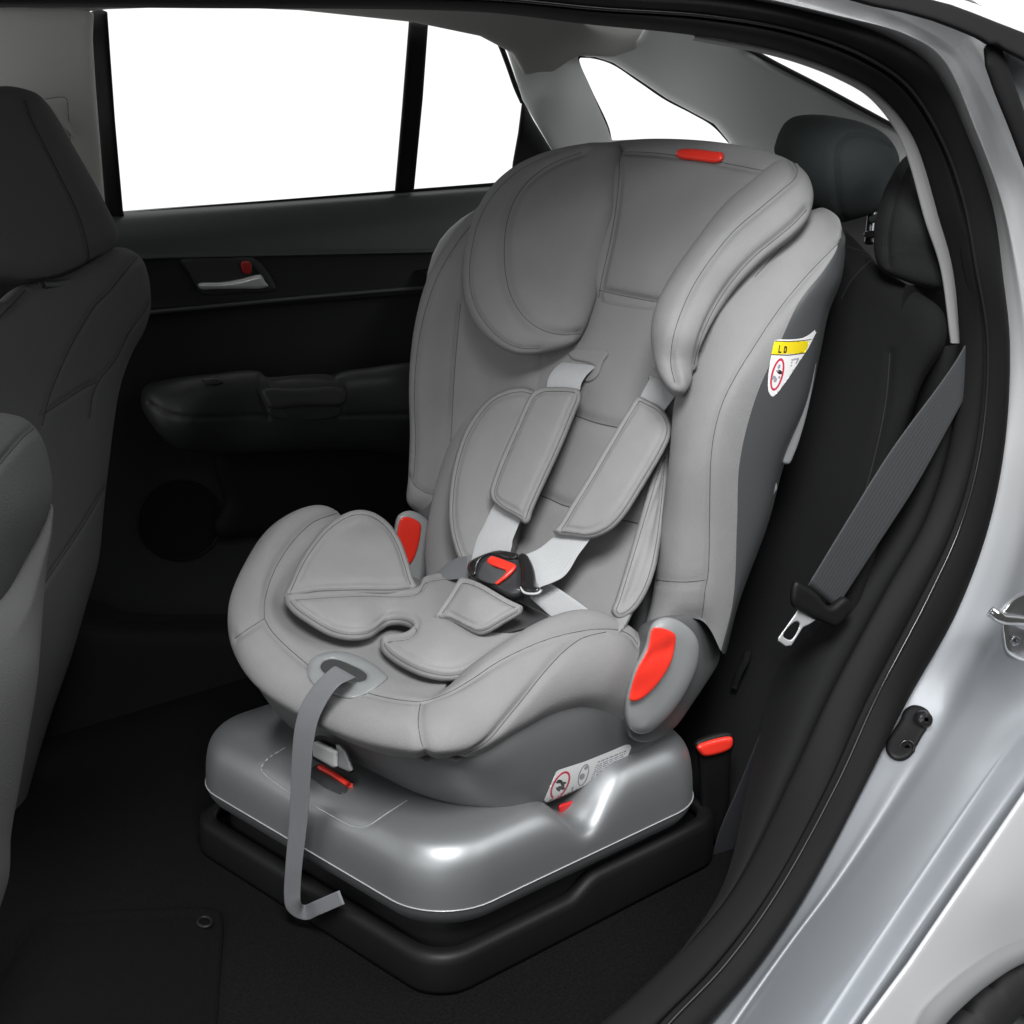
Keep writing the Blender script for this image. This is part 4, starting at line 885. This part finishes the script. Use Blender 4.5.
# striker
pl = cushion(ws([(665,360),(660,300),(665,235),(700,190),(763,155),(840,150),(840,470),(763,478),(720,462),(680,430)]), lifted(ws([(680,260),(700,420),(740,300)]), jmb, .002)+[(1035,640,'y',-.145)], H=.006, r=.006, back=.006, step=1.4)
st_o = obj('striker_plate', pl, CHROME, jamb_o)
SB = bvh_of(pl)
b0 = pt(ws([(770,290,'y',-.158)])[0]); b1 = pt(ws([(690,270,'y',-.168)])[0]); b2 = pt(ws([(600,240,'y',-.172)])[0])
P_ = [pt(cc) for cc in ws([(900,330,'y',-.165),(780,285,'y',-.19),(720,278,'y',-.195),(660,272,'y',-.197),(630,255,'y',-.196),(605,238,'y',-.19)])]
obj('striker_bar', tube(spline(P_, 6), [.0085]*len(spline(P_, 6)), 14, flat=.9), CHROME, st_o)
c3 = cast(SB, *ws([(718,375)])[0])
obj('bolt', tube([c3+d*t for t in (0,.004,.0055)], [.007,.0065,.004], 18), MATTM, st_o)
ringp = [c3+d*.005+.0036*(math.cos(a)*cR+math.sin(a)*cU) for a in np.linspace(0, 2*math.pi, 13)[:-1]]; obj('bolt_socket', tube(ringp, .0012, 6, True), INK, st_o)
# rear wheel
wc_ = lean((1000, 985), -.215); R0 = .31; wx, wz = wc_[0]+.10, wc_[2]-R0*.955
prof = [(R0*.62,-.05),(R0*.70,-.085),(R0*.85,-.095),(R0*.95,-.088),(R0*.985,-.075),(R0,-.055),(R0*1.0,-.036),(R0*.975,-.033),(R0*.975,-.028),(R0*1.003,-.025),(R0*1.003,.02),(R0*.975,.024),(R0*.975,.03),(R0,.034),(R0,.055),(R0*.97,.085),(R0*.6,.06)]
V = []; nn = 240
for i in range(nn):
    a = 2*math.pi*i/nn
    for k, (r_, y_) in enumerate(prof):
        if 4 <= k <= 6 and i % 6 == 0: r_ -= .012
        V.append((wx+r_*math.cos(a), wc_[1]+.09+y_, wz+r_*math.sin(a)))
wl_ = obj('wheel', tube([np.array([wx,wc_[1]+.02,wz]), np.array([wx,wc_[1]+.04,wz]), np.array([wx,wc_[1]+.11,wz])], [.02,.16,.195], 48), MATTM, car)
obj('tyre', Mesh().add(np.array(V), grid_faces(nn, len(prof), True, False, True)), mat('tyre_rubber', (.016,.016,.017), .7, bump=.3, bscale=300), wl_)
obj('arch_liner', tube([np.array([wx,wc_[1]+.20,wz]), np.array([wx,wc_[1]+.205,wz])], [.40,.39], 48), BLK, car)

# ---- far rear door ----------------------------------------------------------------
door = thing('rear_door', 'black far rear door trim with silver pull handle, closed', 'car door', (.8,1.1,-.05))
def dcol(px, ys): return [Y(px, y, v) for y, v in ys]
PR = [[(213,1.13),(216,1.115),(222,1.10),(240,1.075),(256,1.062),(261,1.058),(264,1.064),(285,1.066),(308,1.060),(313,1.056),(317,1.060),(321,1.080),(345,1.088),(400,1.09),(500,1.10),(600,1.11),(640,1.11)],
      [(198,1.13),(201,1.115),(206,1.10),(228,1.075),(250,1.062),(255,1.058),(258,1.064),(272,1.066),(293,1.060),(298,1.056),(302,1.060),(306,1.080),(340,1.088),(400,1.09),(500,1.10),(600,1.11),(640,1.11)],
      [(184,1.13),(187,1.115),(192,1.10),(218,1.075),(247,1.062),(251,1.058),(254,1.064),(264,1.066),(278,1.060),(283,1.056),(287,1.060),(291,1.080),(335,1.088),(400,1.09),(500,1.10),(600,1.11),(640,1.11)],
      [(179,1.13),(182,1.115),(187,1.10),(214,1.075),(246,1.062),(250,1.058),(253,1.064),(262,1.066),(272,1.060),(277,1.056),(281,1.060),(285,1.080),(335,1.088),(400,1.09),(500,1.10),(600,1.11),(640,1.11)]]
pxs = [100, 300, 490, 560]
# extend forwards behind the front seat
PR.insert(0, [(y+16, v) for y, v in PR[0][:11]]+PR[0][11:]); pxs.insert(0, -60)
dp = loft([dcol(px, r) for px, r in zip(pxs, PR)], 10, 6)
nb = dp.grid.shape[1]; k1 = 5*6
up_ = Mesh().add(dp.grid[:, :k1+1].reshape(-1, 3), grid_faces(len(dp.grid), k1+1)); lo_ = Mesh().add(dp.grid[:, k1:].reshape(-1, 3), grid_faces(len(dp.grid), nb-k1))
panel_o = obj('upper_panel', face_cam(up_), mat('soft_charcoal_panel', (.045,.051,.051), .45, bump=.12, bscale=500), door)
lower_o = obj('door_panel', face_cam(lo_), mat('black_door_cloth', (.022,.0225,.0225), .8, bump=.3, bscale=600, spec=.25), door)
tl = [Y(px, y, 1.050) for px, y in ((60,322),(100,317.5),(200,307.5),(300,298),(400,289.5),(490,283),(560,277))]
obj('trim_highlight', tube(spline(tl, 6), .0035, 8), mat('trim_highlight_grey', (.07,.073,.074), .35), panel_o)  # lighter tube paints in the highlight along the door's trim line
dpb = bvh_of(up_, lo_)
# handle
hb = cushion(wd([(150,76),(155,70),(250,66),(320,64),(345,75),(370,105),(390,140),(388,150),(370,155),(300,160),(210,162),(198,155),(175,115)]), lifted(wd([(160,80),(330,75),(380,150),(210,155),(280,110)]), dpb, .003), H=.004, r=.008, back=.006, step=1.5)
hb_o = obj('handle_bezel', hb, DARKG, door)
rcs = cushion(wd([(160,80),(170,76),(315,74),(332,85),(362,128),(372,142),(350,150),(215,152),(200,140)]), lifted(wd([(170,85),(320,80),(360,140),(215,148),(270,110)]), bvh_of(hb), .001), H=.0005, r=.004, back=.002, step=1.5)
obj('recess', rcs, INK, hb_o)
hl_ = cushion(wd([(194,136),(200,132),(250,130),(300,122),(340,112),(352,112),(362,128),(370,140),(355,146),(300,147),(240,148),(200,147)]), lifted(wd([(200,138),(300,130),(355,120),(360,140),(240,140)]), bvh_of(hb), .008), H=.007, r=.007, back=.006, step=1.2)
obj('handle', hl_, mat('satin_handle', (.75,.76,.77), .25, metal=.5), hb_o)
lk = cushion(wd([(303,80),(325,80),(327,107),(312,109),(304,100)]), lifted(wd([(305,82),(325,84),(318,105)]), bvh_of(hb), .005), H=.003, r=.004, back=.004, step=1.0)
obj('lock_indicator', lk, mat('lock_red', (.35,.01,.01), .4), hb_o)
lk2 = cushion(wd([(328,82),(334,84),(350,108),(330,108)]), lifted(wd([(329,84),(335,90),(340,107)]), bvh_of(hb), .005), H=.002, r=.003, back=.003, step=1.0)
obj('lock_knob', lk2, BLKS, hb_o)
# armrest
ar = cushion(wd([(52,415),(58,395),(75,382),(110,374),(160,366),(240,358),(320,350),(350,354),(362,365),(385,368),(450,366),(530,362),(560,352),(600,346),(800,346),(800,545),(600,548),(420,550),(250,556),(160,548),(110,520),(75,480),(55,445)]),
   wd([(60,410,'y',1.05),(160,366,'y',1.02),(320,350,'y',1.0),(600,346,'y',.99),(790,346,'y',.99),(160,470,'y',1.0),(400,470,'y',.985),(700,470,'y',.98),(250,556,'y',1.04),(600,548,'y',1.03),(790,545,'y',1.03)]), H=.03, r=.04, back=.05, rb=.04, step=1.8)
stitch(ar, [wd([(70,432),(130,462),(250,468),(360,466),(370,472)]), wd([(548,465),(600,463),(720,460)]), wd([(352,362),(348,385),(350,405),(362,440),(372,468)]), wd([(535,362),(556,385),(562,420),(552,462)])], width=.004, depth=.003, r=.0006)
arm_o = obj('armrest', ar, [DARKG, INK], door); arb = bvh_of(ar)
pc = cushion(wd([(362,372),(400,366),(530,364),(535,378),(532,394),(380,398)]), lifted(wd([(370,375),(530,370),(530,390),(385,395)]), arb, .001), H=.0005, r=.003, back=.001, step=1.5); obj('pull_cup', pc, INK, arm_o)
pg = cushion(wd([(355,400),(440,396),(558,396),(563,420),(554,436),(460,440),(376,444),(362,425)]), lifted(wd([(360,402),(558,400),(550,432),(380,440),(460,420)]), arb, .004), H=.006, r=.008, back=.006, step=1.5); obj('pull_handle', pg, mat('charcoal_pull', (.035,.036,.037), .5), arm_o)
pl_ = cushion(wd([(370,446),(548,444),(546,464),(380,468)]), lifted(wd([(375,450),(545,448),(540,462),(385,465)]), arb, .002), H=.003, r=.004, back=.003, step=1.5); obj('pull_base', pl_, DARKG, arm_o)
swm = cushion(wd([(205,372),(252,370),(258,382),(215,386)]), lifted(wd([(208,374),(250,372),(252,380),(218,384)]), arb, .001), H=.002, r=.003, back=.002, step=1.0); obj('window_switch', swm, BLKS, arm_o)
# speaker grille and door pocket
E1 = wd(ell(150,725,104,98,0)); t_ = tps(lifted(wd([(60,700),(240,720),(150,640),(150,810)]), dpb, .004))
ringp = [CAM+ray(*q)*t_(np.array([q]))[0] for q in E1]
sp_o = cushion(E1, lifted(wd([(60,700),(240,720),(150,640),(150,810)]), dpb, .002), H=.003, r=.02, back=.003, step=2)
spk = obj('speaker_grille', sp_o, DARK, door)
obj('grille_ring', tube(np.array(ringp), .003, 8, True), DARK, spk)
pk = cushion(wd([(240,560),(560,545),(900,540),(900,800),(560,790),(330,765),(255,770),(235,740),(262,680)]), lifted(wd([(300,600),(700,600),(700,780),(350,760)]), dpb, .02), H=.02, r=.03, back=.02, step=3)
obj('door_pocket', pk, DARK, door)
# window frame and glass
def bar(name, L, th=.012, m=BLK, ctrl=None, H=.006, r=.008):
    return obj(name, cushion(L, ctrl or L, H=H, r=r, back=th, smooth=False, step=2), m, door)
bar('window_frame', w3([(172,70,'y',1.075),(178,30,'y',1.07),(200,16,'y',1.06),(214,22,'y',1.05),(220,24,'y',1.05),(226,110,'y',1.065),(236,250,'y',1.085),(252,430,'y',1.11),(255,445,'y',1.11),(215,450,'y',1.12),(200,330,'y',1.11),(190,200,'y',1.10),(180,110,'y',1.085)], ))
bar('window_divider', w3([(838,42,'y',1.05),(877,48,'y',1.05),(866,200,'y',1.08),(848,388,'y',1.115),(809,392,'y',1.115),(824,220,'y',1.08)]))
bar('window_frame', w5([(62,306,'y',1.11),(72,250,'y',1.10),(80,186,'y',1.085),(100,225,'y',1.09),(140,290,'y',1.10),(130,330,'y',1.11),(60,330,'y',1.11)], ), m=BLK)
q = cpt(w5([(24,62,'y',1.06),(36,80,'y',1.06),(52,120,'y',1.07),(68,165,'y',1.08),(80,192,'y',1.085)])); obj('frame_seal', tube(spline(q, 6), .005, 6), RUB, door)
q = cpt([(110,216,'y',1.122),(200,208,'y',1.122),(300,200,'y',1.122),(400,192,'y',1.122),(500,184,'y',1.122),(520,182,'y',1.122)]); obj('belt_seal', tube(spline(q, 6), .004, 6), RUB, door)
g = sheet(cpt([(90,0,'y',1.06),(540,0,'y',1.06),(540,190,'y',1.13),(100,222,'y',1.13)])); obj('window_glass', g, GLASS, door)

# ---- rear bench --------------------------------------------------------------------
bench = thing('rear_seat', 'black cloth rear bench backrest with two headrests behind the child seat', 'rear seat', (.8,.4,-.1))
bb = cushion([(690,205),(760,212),(830,220),(880,266),(915,290),(940,310),(942,340),(918,385),(897,462),(876,540),(856,618),(835,695),(815,770),(788,862),(760,868),(560,775),(560,400)],
  [(690,205,'r',0.0),(880,250,'r',0.0),(940,320,'r',.0),(897,462,'r',.0),(835,695,'r',.0),(788,862,'r',.0),(560,775,'r',.0),(560,400,'r',0.0),(850,500,'r',.012),(790,740,'r',.012)], H=.03, r=.04, back=.08, rb=.05, step=3)
stitch(bb, [w6([(700,80),(690,200),(650,380),(590,560),(520,740),(470,900)]), wr([(415,840),(450,850),(505,868)]), wr([(400,1020),(440,950),(510,880)])], width=.006, depth=.004, r=.0008)
bench_o = obj('backrest', bb, [CLOTH, STI], bench)
h1 = cushion(wr([(175,520),(180,490),(192,455),(212,422),(240,403),(275,396),(330,396),(400,405),(480,425),(540,455),(575,492),(595,535),(598,570),(585,620),(560,680),(530,715),(490,735),(440,750),(400,758),(340,735),(280,690),(220,620)]),
   wr([(175,520,'x',.90),(275,396,'x',.93),(390,408,'x',.93),(540,455,'x',.95),(595,550,'x',.96),(530,715,'x',.90),(400,755,'x',.86),(240,640,'x',.85),(380,560,'x',.86),(270,500,'x',.88)]), H=.03, r=.05, back=.09, rb=.06, step=2)
stitch(h1, [wr([(405,750),(390,680),(382,600),(380,540),(385,500),(400,475),(425,458),(460,455),(500,462),(540,480),(572,500)])], width=.006, depth=.004, r=.0007)
hr1 = obj('headrest', h1, [mat('charcoal_headrest_cloth', (.026,.031,.031), .85, bump=.35, bscale=650, kind='weave', spec=.15), STI], bench)
h2 = cushion(wr([(672,512),(650,516),(618,535),(592,565),(572,600),(552,640),(535,690),(522,740),(513,800),(512,850),(518,885),(535,915),(570,938),(640,965),(700,980),(755,985),(777,968),(775,930),(757,830),(727,700),(702,590)]),
   wr([(650,516,'x',.88),(552,640,'x',.82),(512,850,'x',.79),(570,938,'x',.785),(765,985,'x',.85),(757,830,'x',.88),(690,540,'x',.90),(680,760,'x',.81)]), H=.03, r=.05, back=.06, rb=.06, step=2)
stitch(h2, [wr([(640,540),(600,620),(570,720),(555,820),(560,905)])], width=.006, depth=.003, r=.0007)
hr2 = obj('headrest', h2, [mat('black_headrest_cloth', (.017,.0175,.018), .9, bump=.35, bscale=650, kind='weave', spec=.2), STI], bench)
for a, b_ in (((506,728),(498,800)), ((300,735),(300,800))):
    p, q = X(*wr([a])[0], .90), X(*wr([b_])[0], .885); obj('headrest_post', tube([p+(p-q)*.3, p, q, q+(q-p)*.4], .0065, 14), mat('post_steel', (.12,.125,.13), .3, metal=1) if a[0] > 400 else BLKS, hr1)
gd = cushion(wr([(478,795),(500,788),(525,790),(528,803),(505,812),(480,808)]), wr([(478,800,'x',.87),(525,795,'x',.87),(505,810,'x',.865)]), H=.004, r=.004, back=.006, step=1.2); obj('headrest_guide', gd, BLKS, hr1)
gb = cushion(wr([(495,742),(522,730),(532,735),(530,752),(500,762)]), wr([(495,742,'x',.885),(530,735,'x',.885),(510,760,'x',.885)]), H=.004, r=.004, back=.006, step=1.2); obj('height_button', gb, mat('green_grey_plastic', (.05,.06,.058), .3), hr1)
# pull loop on the backrest
lp_ = spline(cpt(wh([(820,450,'r',.05),(800,520,'r',.055),(760,600,'r',.055),(730,690,'r',.05)])), 6); obj('pull_loop', tube(lp_, .005, 8, flat=.4), CLOTH, bench_o)

# ---- seat belt -----------------------------------------------------------------------
belt = thing('seat_belt', 'charcoal seat belt hanging slack with its metal tongue beside the door opening', 'seat belt', (.7,-.05,.2))
BELT = mat('charcoal_webbing', (.045,.047,.051), .65, bump=.4, bscale=900)
wbm = ribbon([(pt(a), pt(b)) for a, b in [(w6([(925,-20,'y',-.088)])[0], w6([(965,60,'y',-.090)])[0]), (w6([(860,98,'y',-.090)])[0], w6([(884,182,'y',-.092)])[0]), (w6([(700,320,'y',-.088)])[0], w6([(765,395,'y',-.092)])[0]), (w6([(600,480,'y',-.082)])[0], w6([(668,545,'y',-.086)])[0]), (w6([(503,640,'y',-.068)])[0], w6([(570,695,'y',-.072)])[0])]], th=.0022, n=12, rip=.00012)
wb_o = obj('webbing', wbm, BELT, belt)
bk1 = cushion(w6([(462,655),(470,630),(490,640),(520,660),(550,690),(585,668),(600,675),(606,700),(595,715),(565,738),(540,730),(500,712),(465,690)]), w6([(465,660,'y',-.072),(600,690,'y',-.08),(540,730,'y',-.078)]), H=.009, r=.008, back=.012, step=1.2)
tg_o = obj('tongue_grip', bk1, BLK, belt)
mtg = cushion(w6([(478,698),(500,712),(522,724),(505,735),(490,742),(462,786),(448,788),(430,775),(430,768),(470,712)]), w6([(478,698,'y',-.072),(520,724,'y',-.076),(440,780,'y',-.066)]), H=.0015, r=.002, back=.002, step=1.0, smooth=False, holes=[w6([(472,728),(482,733),(462,772),(450,770),(442,762)])])
obj('tongue', mtg, mat('steel_tongue', (.55,.56,.57), .35, metal=.3), belt)
lb = ribbon([(pt(a), pt(b)) for a, b in [(w6([(520,690,'y',-.045)])[0], w6([(575,710,'y',-.05)])[0]), (w6([(500,780,'y',-.02)])[0], w6([(535,800,'y',-.026)])[0]), (w6([(430,900,'y',-.015)])[0], w6([(480,920,'y',-.022)])[0]), (w7([(300,400,'y',.0)])[0], w7([(345,415,'y',-.006)])[0]), (w7([(235,560,'y',.01)])[0], w7([(280,580,'y',.004)])[0]), (w7([(222,660,'y',.015)])[0], w7([(255,670,'y',.01)])[0])]], th=.002, n=8)
obj('lower_webbing', lb, mat('black_webbing', (.012,.0125,.016), .7, bump=.4, bscale=900), belt)
anc = spline(cpt(w7([(222,645,'y',.014),(220,672,'y',.012),(240,682,'y',.01),(256,672,'y',.006)])), 5); obj('anchor', tube(anc, .0035, 8), mat('dark_steel', (.2,.2,.2), .35, metal=1), belt)
bkl = thing('belt_buckle', 'red buckle socket of the rear seat belt beside the silver base', 'belt buckle', (.55,.0,-.02))
bkc = cushion(w7([(180,312),(186,300),(262,276),(278,282),(282,310),(276,322),(262,500),(235,560),(205,520),(190,345)]), w7([(186,305,'y',.02),(275,285,'y',.005),(250,520,'y',.02)]), H=.008, r=.01, back=.02, step=1.5)
obj('socket', bkc, BLK, bkl)
rbt = cushion(w7([(186,316),(192,308),(262,288),(276,290),(278,306),(270,320),(215,338),(200,336)]), lifted(w7([(192,312),(270,292),(270,318),(205,332)]), bvh_of(bkc), .002), H=.006, r=.005, back=.004, step=1.1)
obj('release_button', rbt, RED, bkl)

# ---- front seats -----------------------------------------------------------------------
fs = thing('front_seat', 'charcoal cloth front passenger seat with headrest, seen from behind at left', 'front seat', (-.1,.8,-.1))
fh = cushion(wf([(-70,100),(-30,80),(20,74),(60,80),(100,95),(130,125),(160,170),(200,240),(235,300),(270,362),(300,420),(322,465),(330,495),(324,525),(300,550),(260,580),(200,610),(130,630),(60,636),(0,632),(-70,620)]),
   wf([(-60,100,'y',.72),(60,80,'y',.78),(130,125,'y',.82),(235,300,'y',.84),(328,495,'y',.85),(200,610,'y',.80),(60,636,'y',.74),(-60,610,'y',.70),(60,350,'y',.74),(180,400,'y',.79)]), H=.03, r=.04, back=.10, rb=.06, step=2)
stitch(fh, [wf([(72,115),(85,160),(120,230),(165,320),(210,410),(240,490),(252,560),(245,590)]), wf([(0,628),(60,634),(140,626),(210,602),(280,565)])], width=.006, depth=.004, r=.0007)
fh_o = obj('headrest', fh, [CLOTHG, STI], fs)
fb = cushion(wf([(-80,680),(0,690),(60,645),(100,632),(180,612),(250,575),(300,540),(340,533),(375,545),(400,568),(416,610),(423,660),(423,710),(405,770),(372,830),(345,900),(330,960),(318,1040),(306,1140),(292,1260)])+[(97,560),(86,600),(70,655),(46,725),(26,795),(6,880),(-40,950),(-70,750)],
   wf([(-80,680,'y',.68),(60,645,'y',.74),(250,575,'y',.80),(340,533,'y',.86),(423,660,'y',.88),(370,840,'y',.86),(250,700,'y',.79),(60,800,'y',.72),(-80,1000,'y',.68)])+wm([(185,165,'y',.84),(140,320,'y',.83),(62,570,'y',.82),(10,790,'y',.8),(-60,900,'y',.75),(60,330,'y',.76)]), H=.03, r=.045, back=.10, rb=.06, step=2.4)
stitch(fb, [wf([(-20,760),(10,720),(40,690),(72,655)]), wf([(390,560),(350,610),(310,660),(270,700),(215,790),(180,860),(140,960),(120,1040)]), wf([(424,690),(400,730),(370,770),(330,850),(280,915),(262,960),(255,1020)]), wf([(120,1010),(180,970),(235,935),(275,915)]), wm([(165,175),(130,235),(90,295),(60,340)])], width=.005, depth=.0035, r=.0007)
fb_o = obj('backrest', fb, [CLOTHG, STI], fs)
gl = spline(cpt(wf([(118,640,'y',.735),(150,640,'y',.745),(190,632,'y',.76),(222,622,'y',.775)])), 6); obj('headrest_guide', tube(gl, .007, 10, flat=.8), DARKG, fs)
ns = thing('front_seat', 'near driver seat backrest edge at the far left of the picture', 'front seat', (-.4,.25,-.1))
nb_ = cushion(wm([(-80,60),(-20,52),(15,54),(38,62),(56,80),(68,105),(76,140),(79,180),(70,215),(40,275),(10,335),(-20,380),(-90,400)]),
   wm([(-80,60,'y',.18),(38,62,'y',.26),(79,170,'y',.30),(30,290,'y',.27),(-80,390,'y',.18),(0,200,'y',.22)]), H=.03, r=.05, back=.08, rb=.05, step=2)
stitch(nb_, [wm([(-5,140),(20,110),(40,88),(56,76)])], width=.005, depth=.003, r=.0006)
obj('backrest', nb_, [mat('grey_seat_cloth', (.06,.061,.062), .9, bump=.35, bscale=650, kind='weave', spec=.15), STI], ns)
nb2 = cushion(wm([(79,195),(79,240),(70,300),(62,400),(55,480),(42,560),(28,640),(14,720),(8,800),(-40,900),(-90,900),(-90,380),(-10,340),(30,285),(60,235)]),
   wm([(79,195,'y',.30),(62,400,'y',.28),(10,780,'y',.25),(-80,900,'y',.18),(-80,380,'y',.17),(20,450,'y',.22)]), H=.03, r=.05, back=.06, rb=.05, step=2.4)
obj('backrest_shell', nb2, CLOTHG, ns)
WORLD = 1.15; WORLD_NEAR = .08
LIGHTS = [('key_softbox', (-1.0,-1.25,2.5), (.2,.2,.25), 1.0, 136.0),
          ('front_softbox', (-2.4,-1.4,.85), (.2,.1,.1), 1.9, 20.0, 1.5),
          ('pillar_fill', (-2.4,.35,1.25), (1.2,.9,.8), 1.2, 5.0, .7),  # added fill through the open front, lifts the rear pillar trim
          ('side_softbox', (1.9,-2.3,2.4), (1.0,-.2,.1), 2.0, 62.0)]
# ================================================================== CAMERA, LIGHT, RENDER
cd = bpy.data.cameras.new('camera'); cam = bpy.data.objects.new('camera', cd); COL.objects.link(cam)
cd.sensor_width = 36; cd.lens = FPX/1024*36; cd.clip_start = .02; cd.clip_end = 200
M4 = Matrix([(cR[i], cU[i], -cF[i], CAM[i]) for i in range(3)]+[(0,0,0,1)])
cam.matrix_world = M4; SC.camera = cam
wd_ = bpy.data.worlds.new('World'); SC.world = wd_; wd_.use_nodes = True
bg = wd_.node_tree.nodes['Background']; bg.inputs[1].default_value = 1
nt_ = wd_.node_tree; tc_ = nt_.nodes.new('ShaderNodeTexCoord'); sp_ = nt_.nodes.new('ShaderNodeSeparateXYZ'); mr_ = nt_.nodes.new('ShaderNodeMapRange')
nt_.links.new(tc_.outputs['Generated'], sp_.inputs[0]); nt_.links.new(sp_.outputs[1], mr_.inputs[0])
mr_.interpolation_type = 'SMOOTHSTEP'; mr_.inputs[1].default_value = -.25; mr_.inputs[2].default_value = .15; mr_.inputs[3].default_value = WORLD_NEAR; mr_.inputs[4].default_value = WORLD
nt_.links.new(mr_.outputs[0], bg.inputs[0])      # white studio backdrop beyond the car, camera's side dimmed for contrast
def area(name, loc, target, size, power, sy=None, col=(1,1,1)):
    l = bpy.data.lights.new(name, 'AREA'); l.shape = 'RECTANGLE'; l.size = size; l.size_y = sy or size; l.energy = power; l.color = col
    o = bpy.data.objects.new(name, l); COL.objects.link(o); o.location = loc
    o.rotation_euler = (Vector(target)-Vector(loc)).to_track_quat('-Z', 'Y').to_euler(); return o
for a in LIGHTS: area(*a)
SC.view_settings.view_transform = 'Standard'; SC.view_settings.look = 'None'; SC.view_settings.exposure = 0; SC.view_settings.gamma = 1
SC.render.engine = 'CYCLES'; SC.cycles.max_bounces = 6; SC.cycles.use_denoising = True
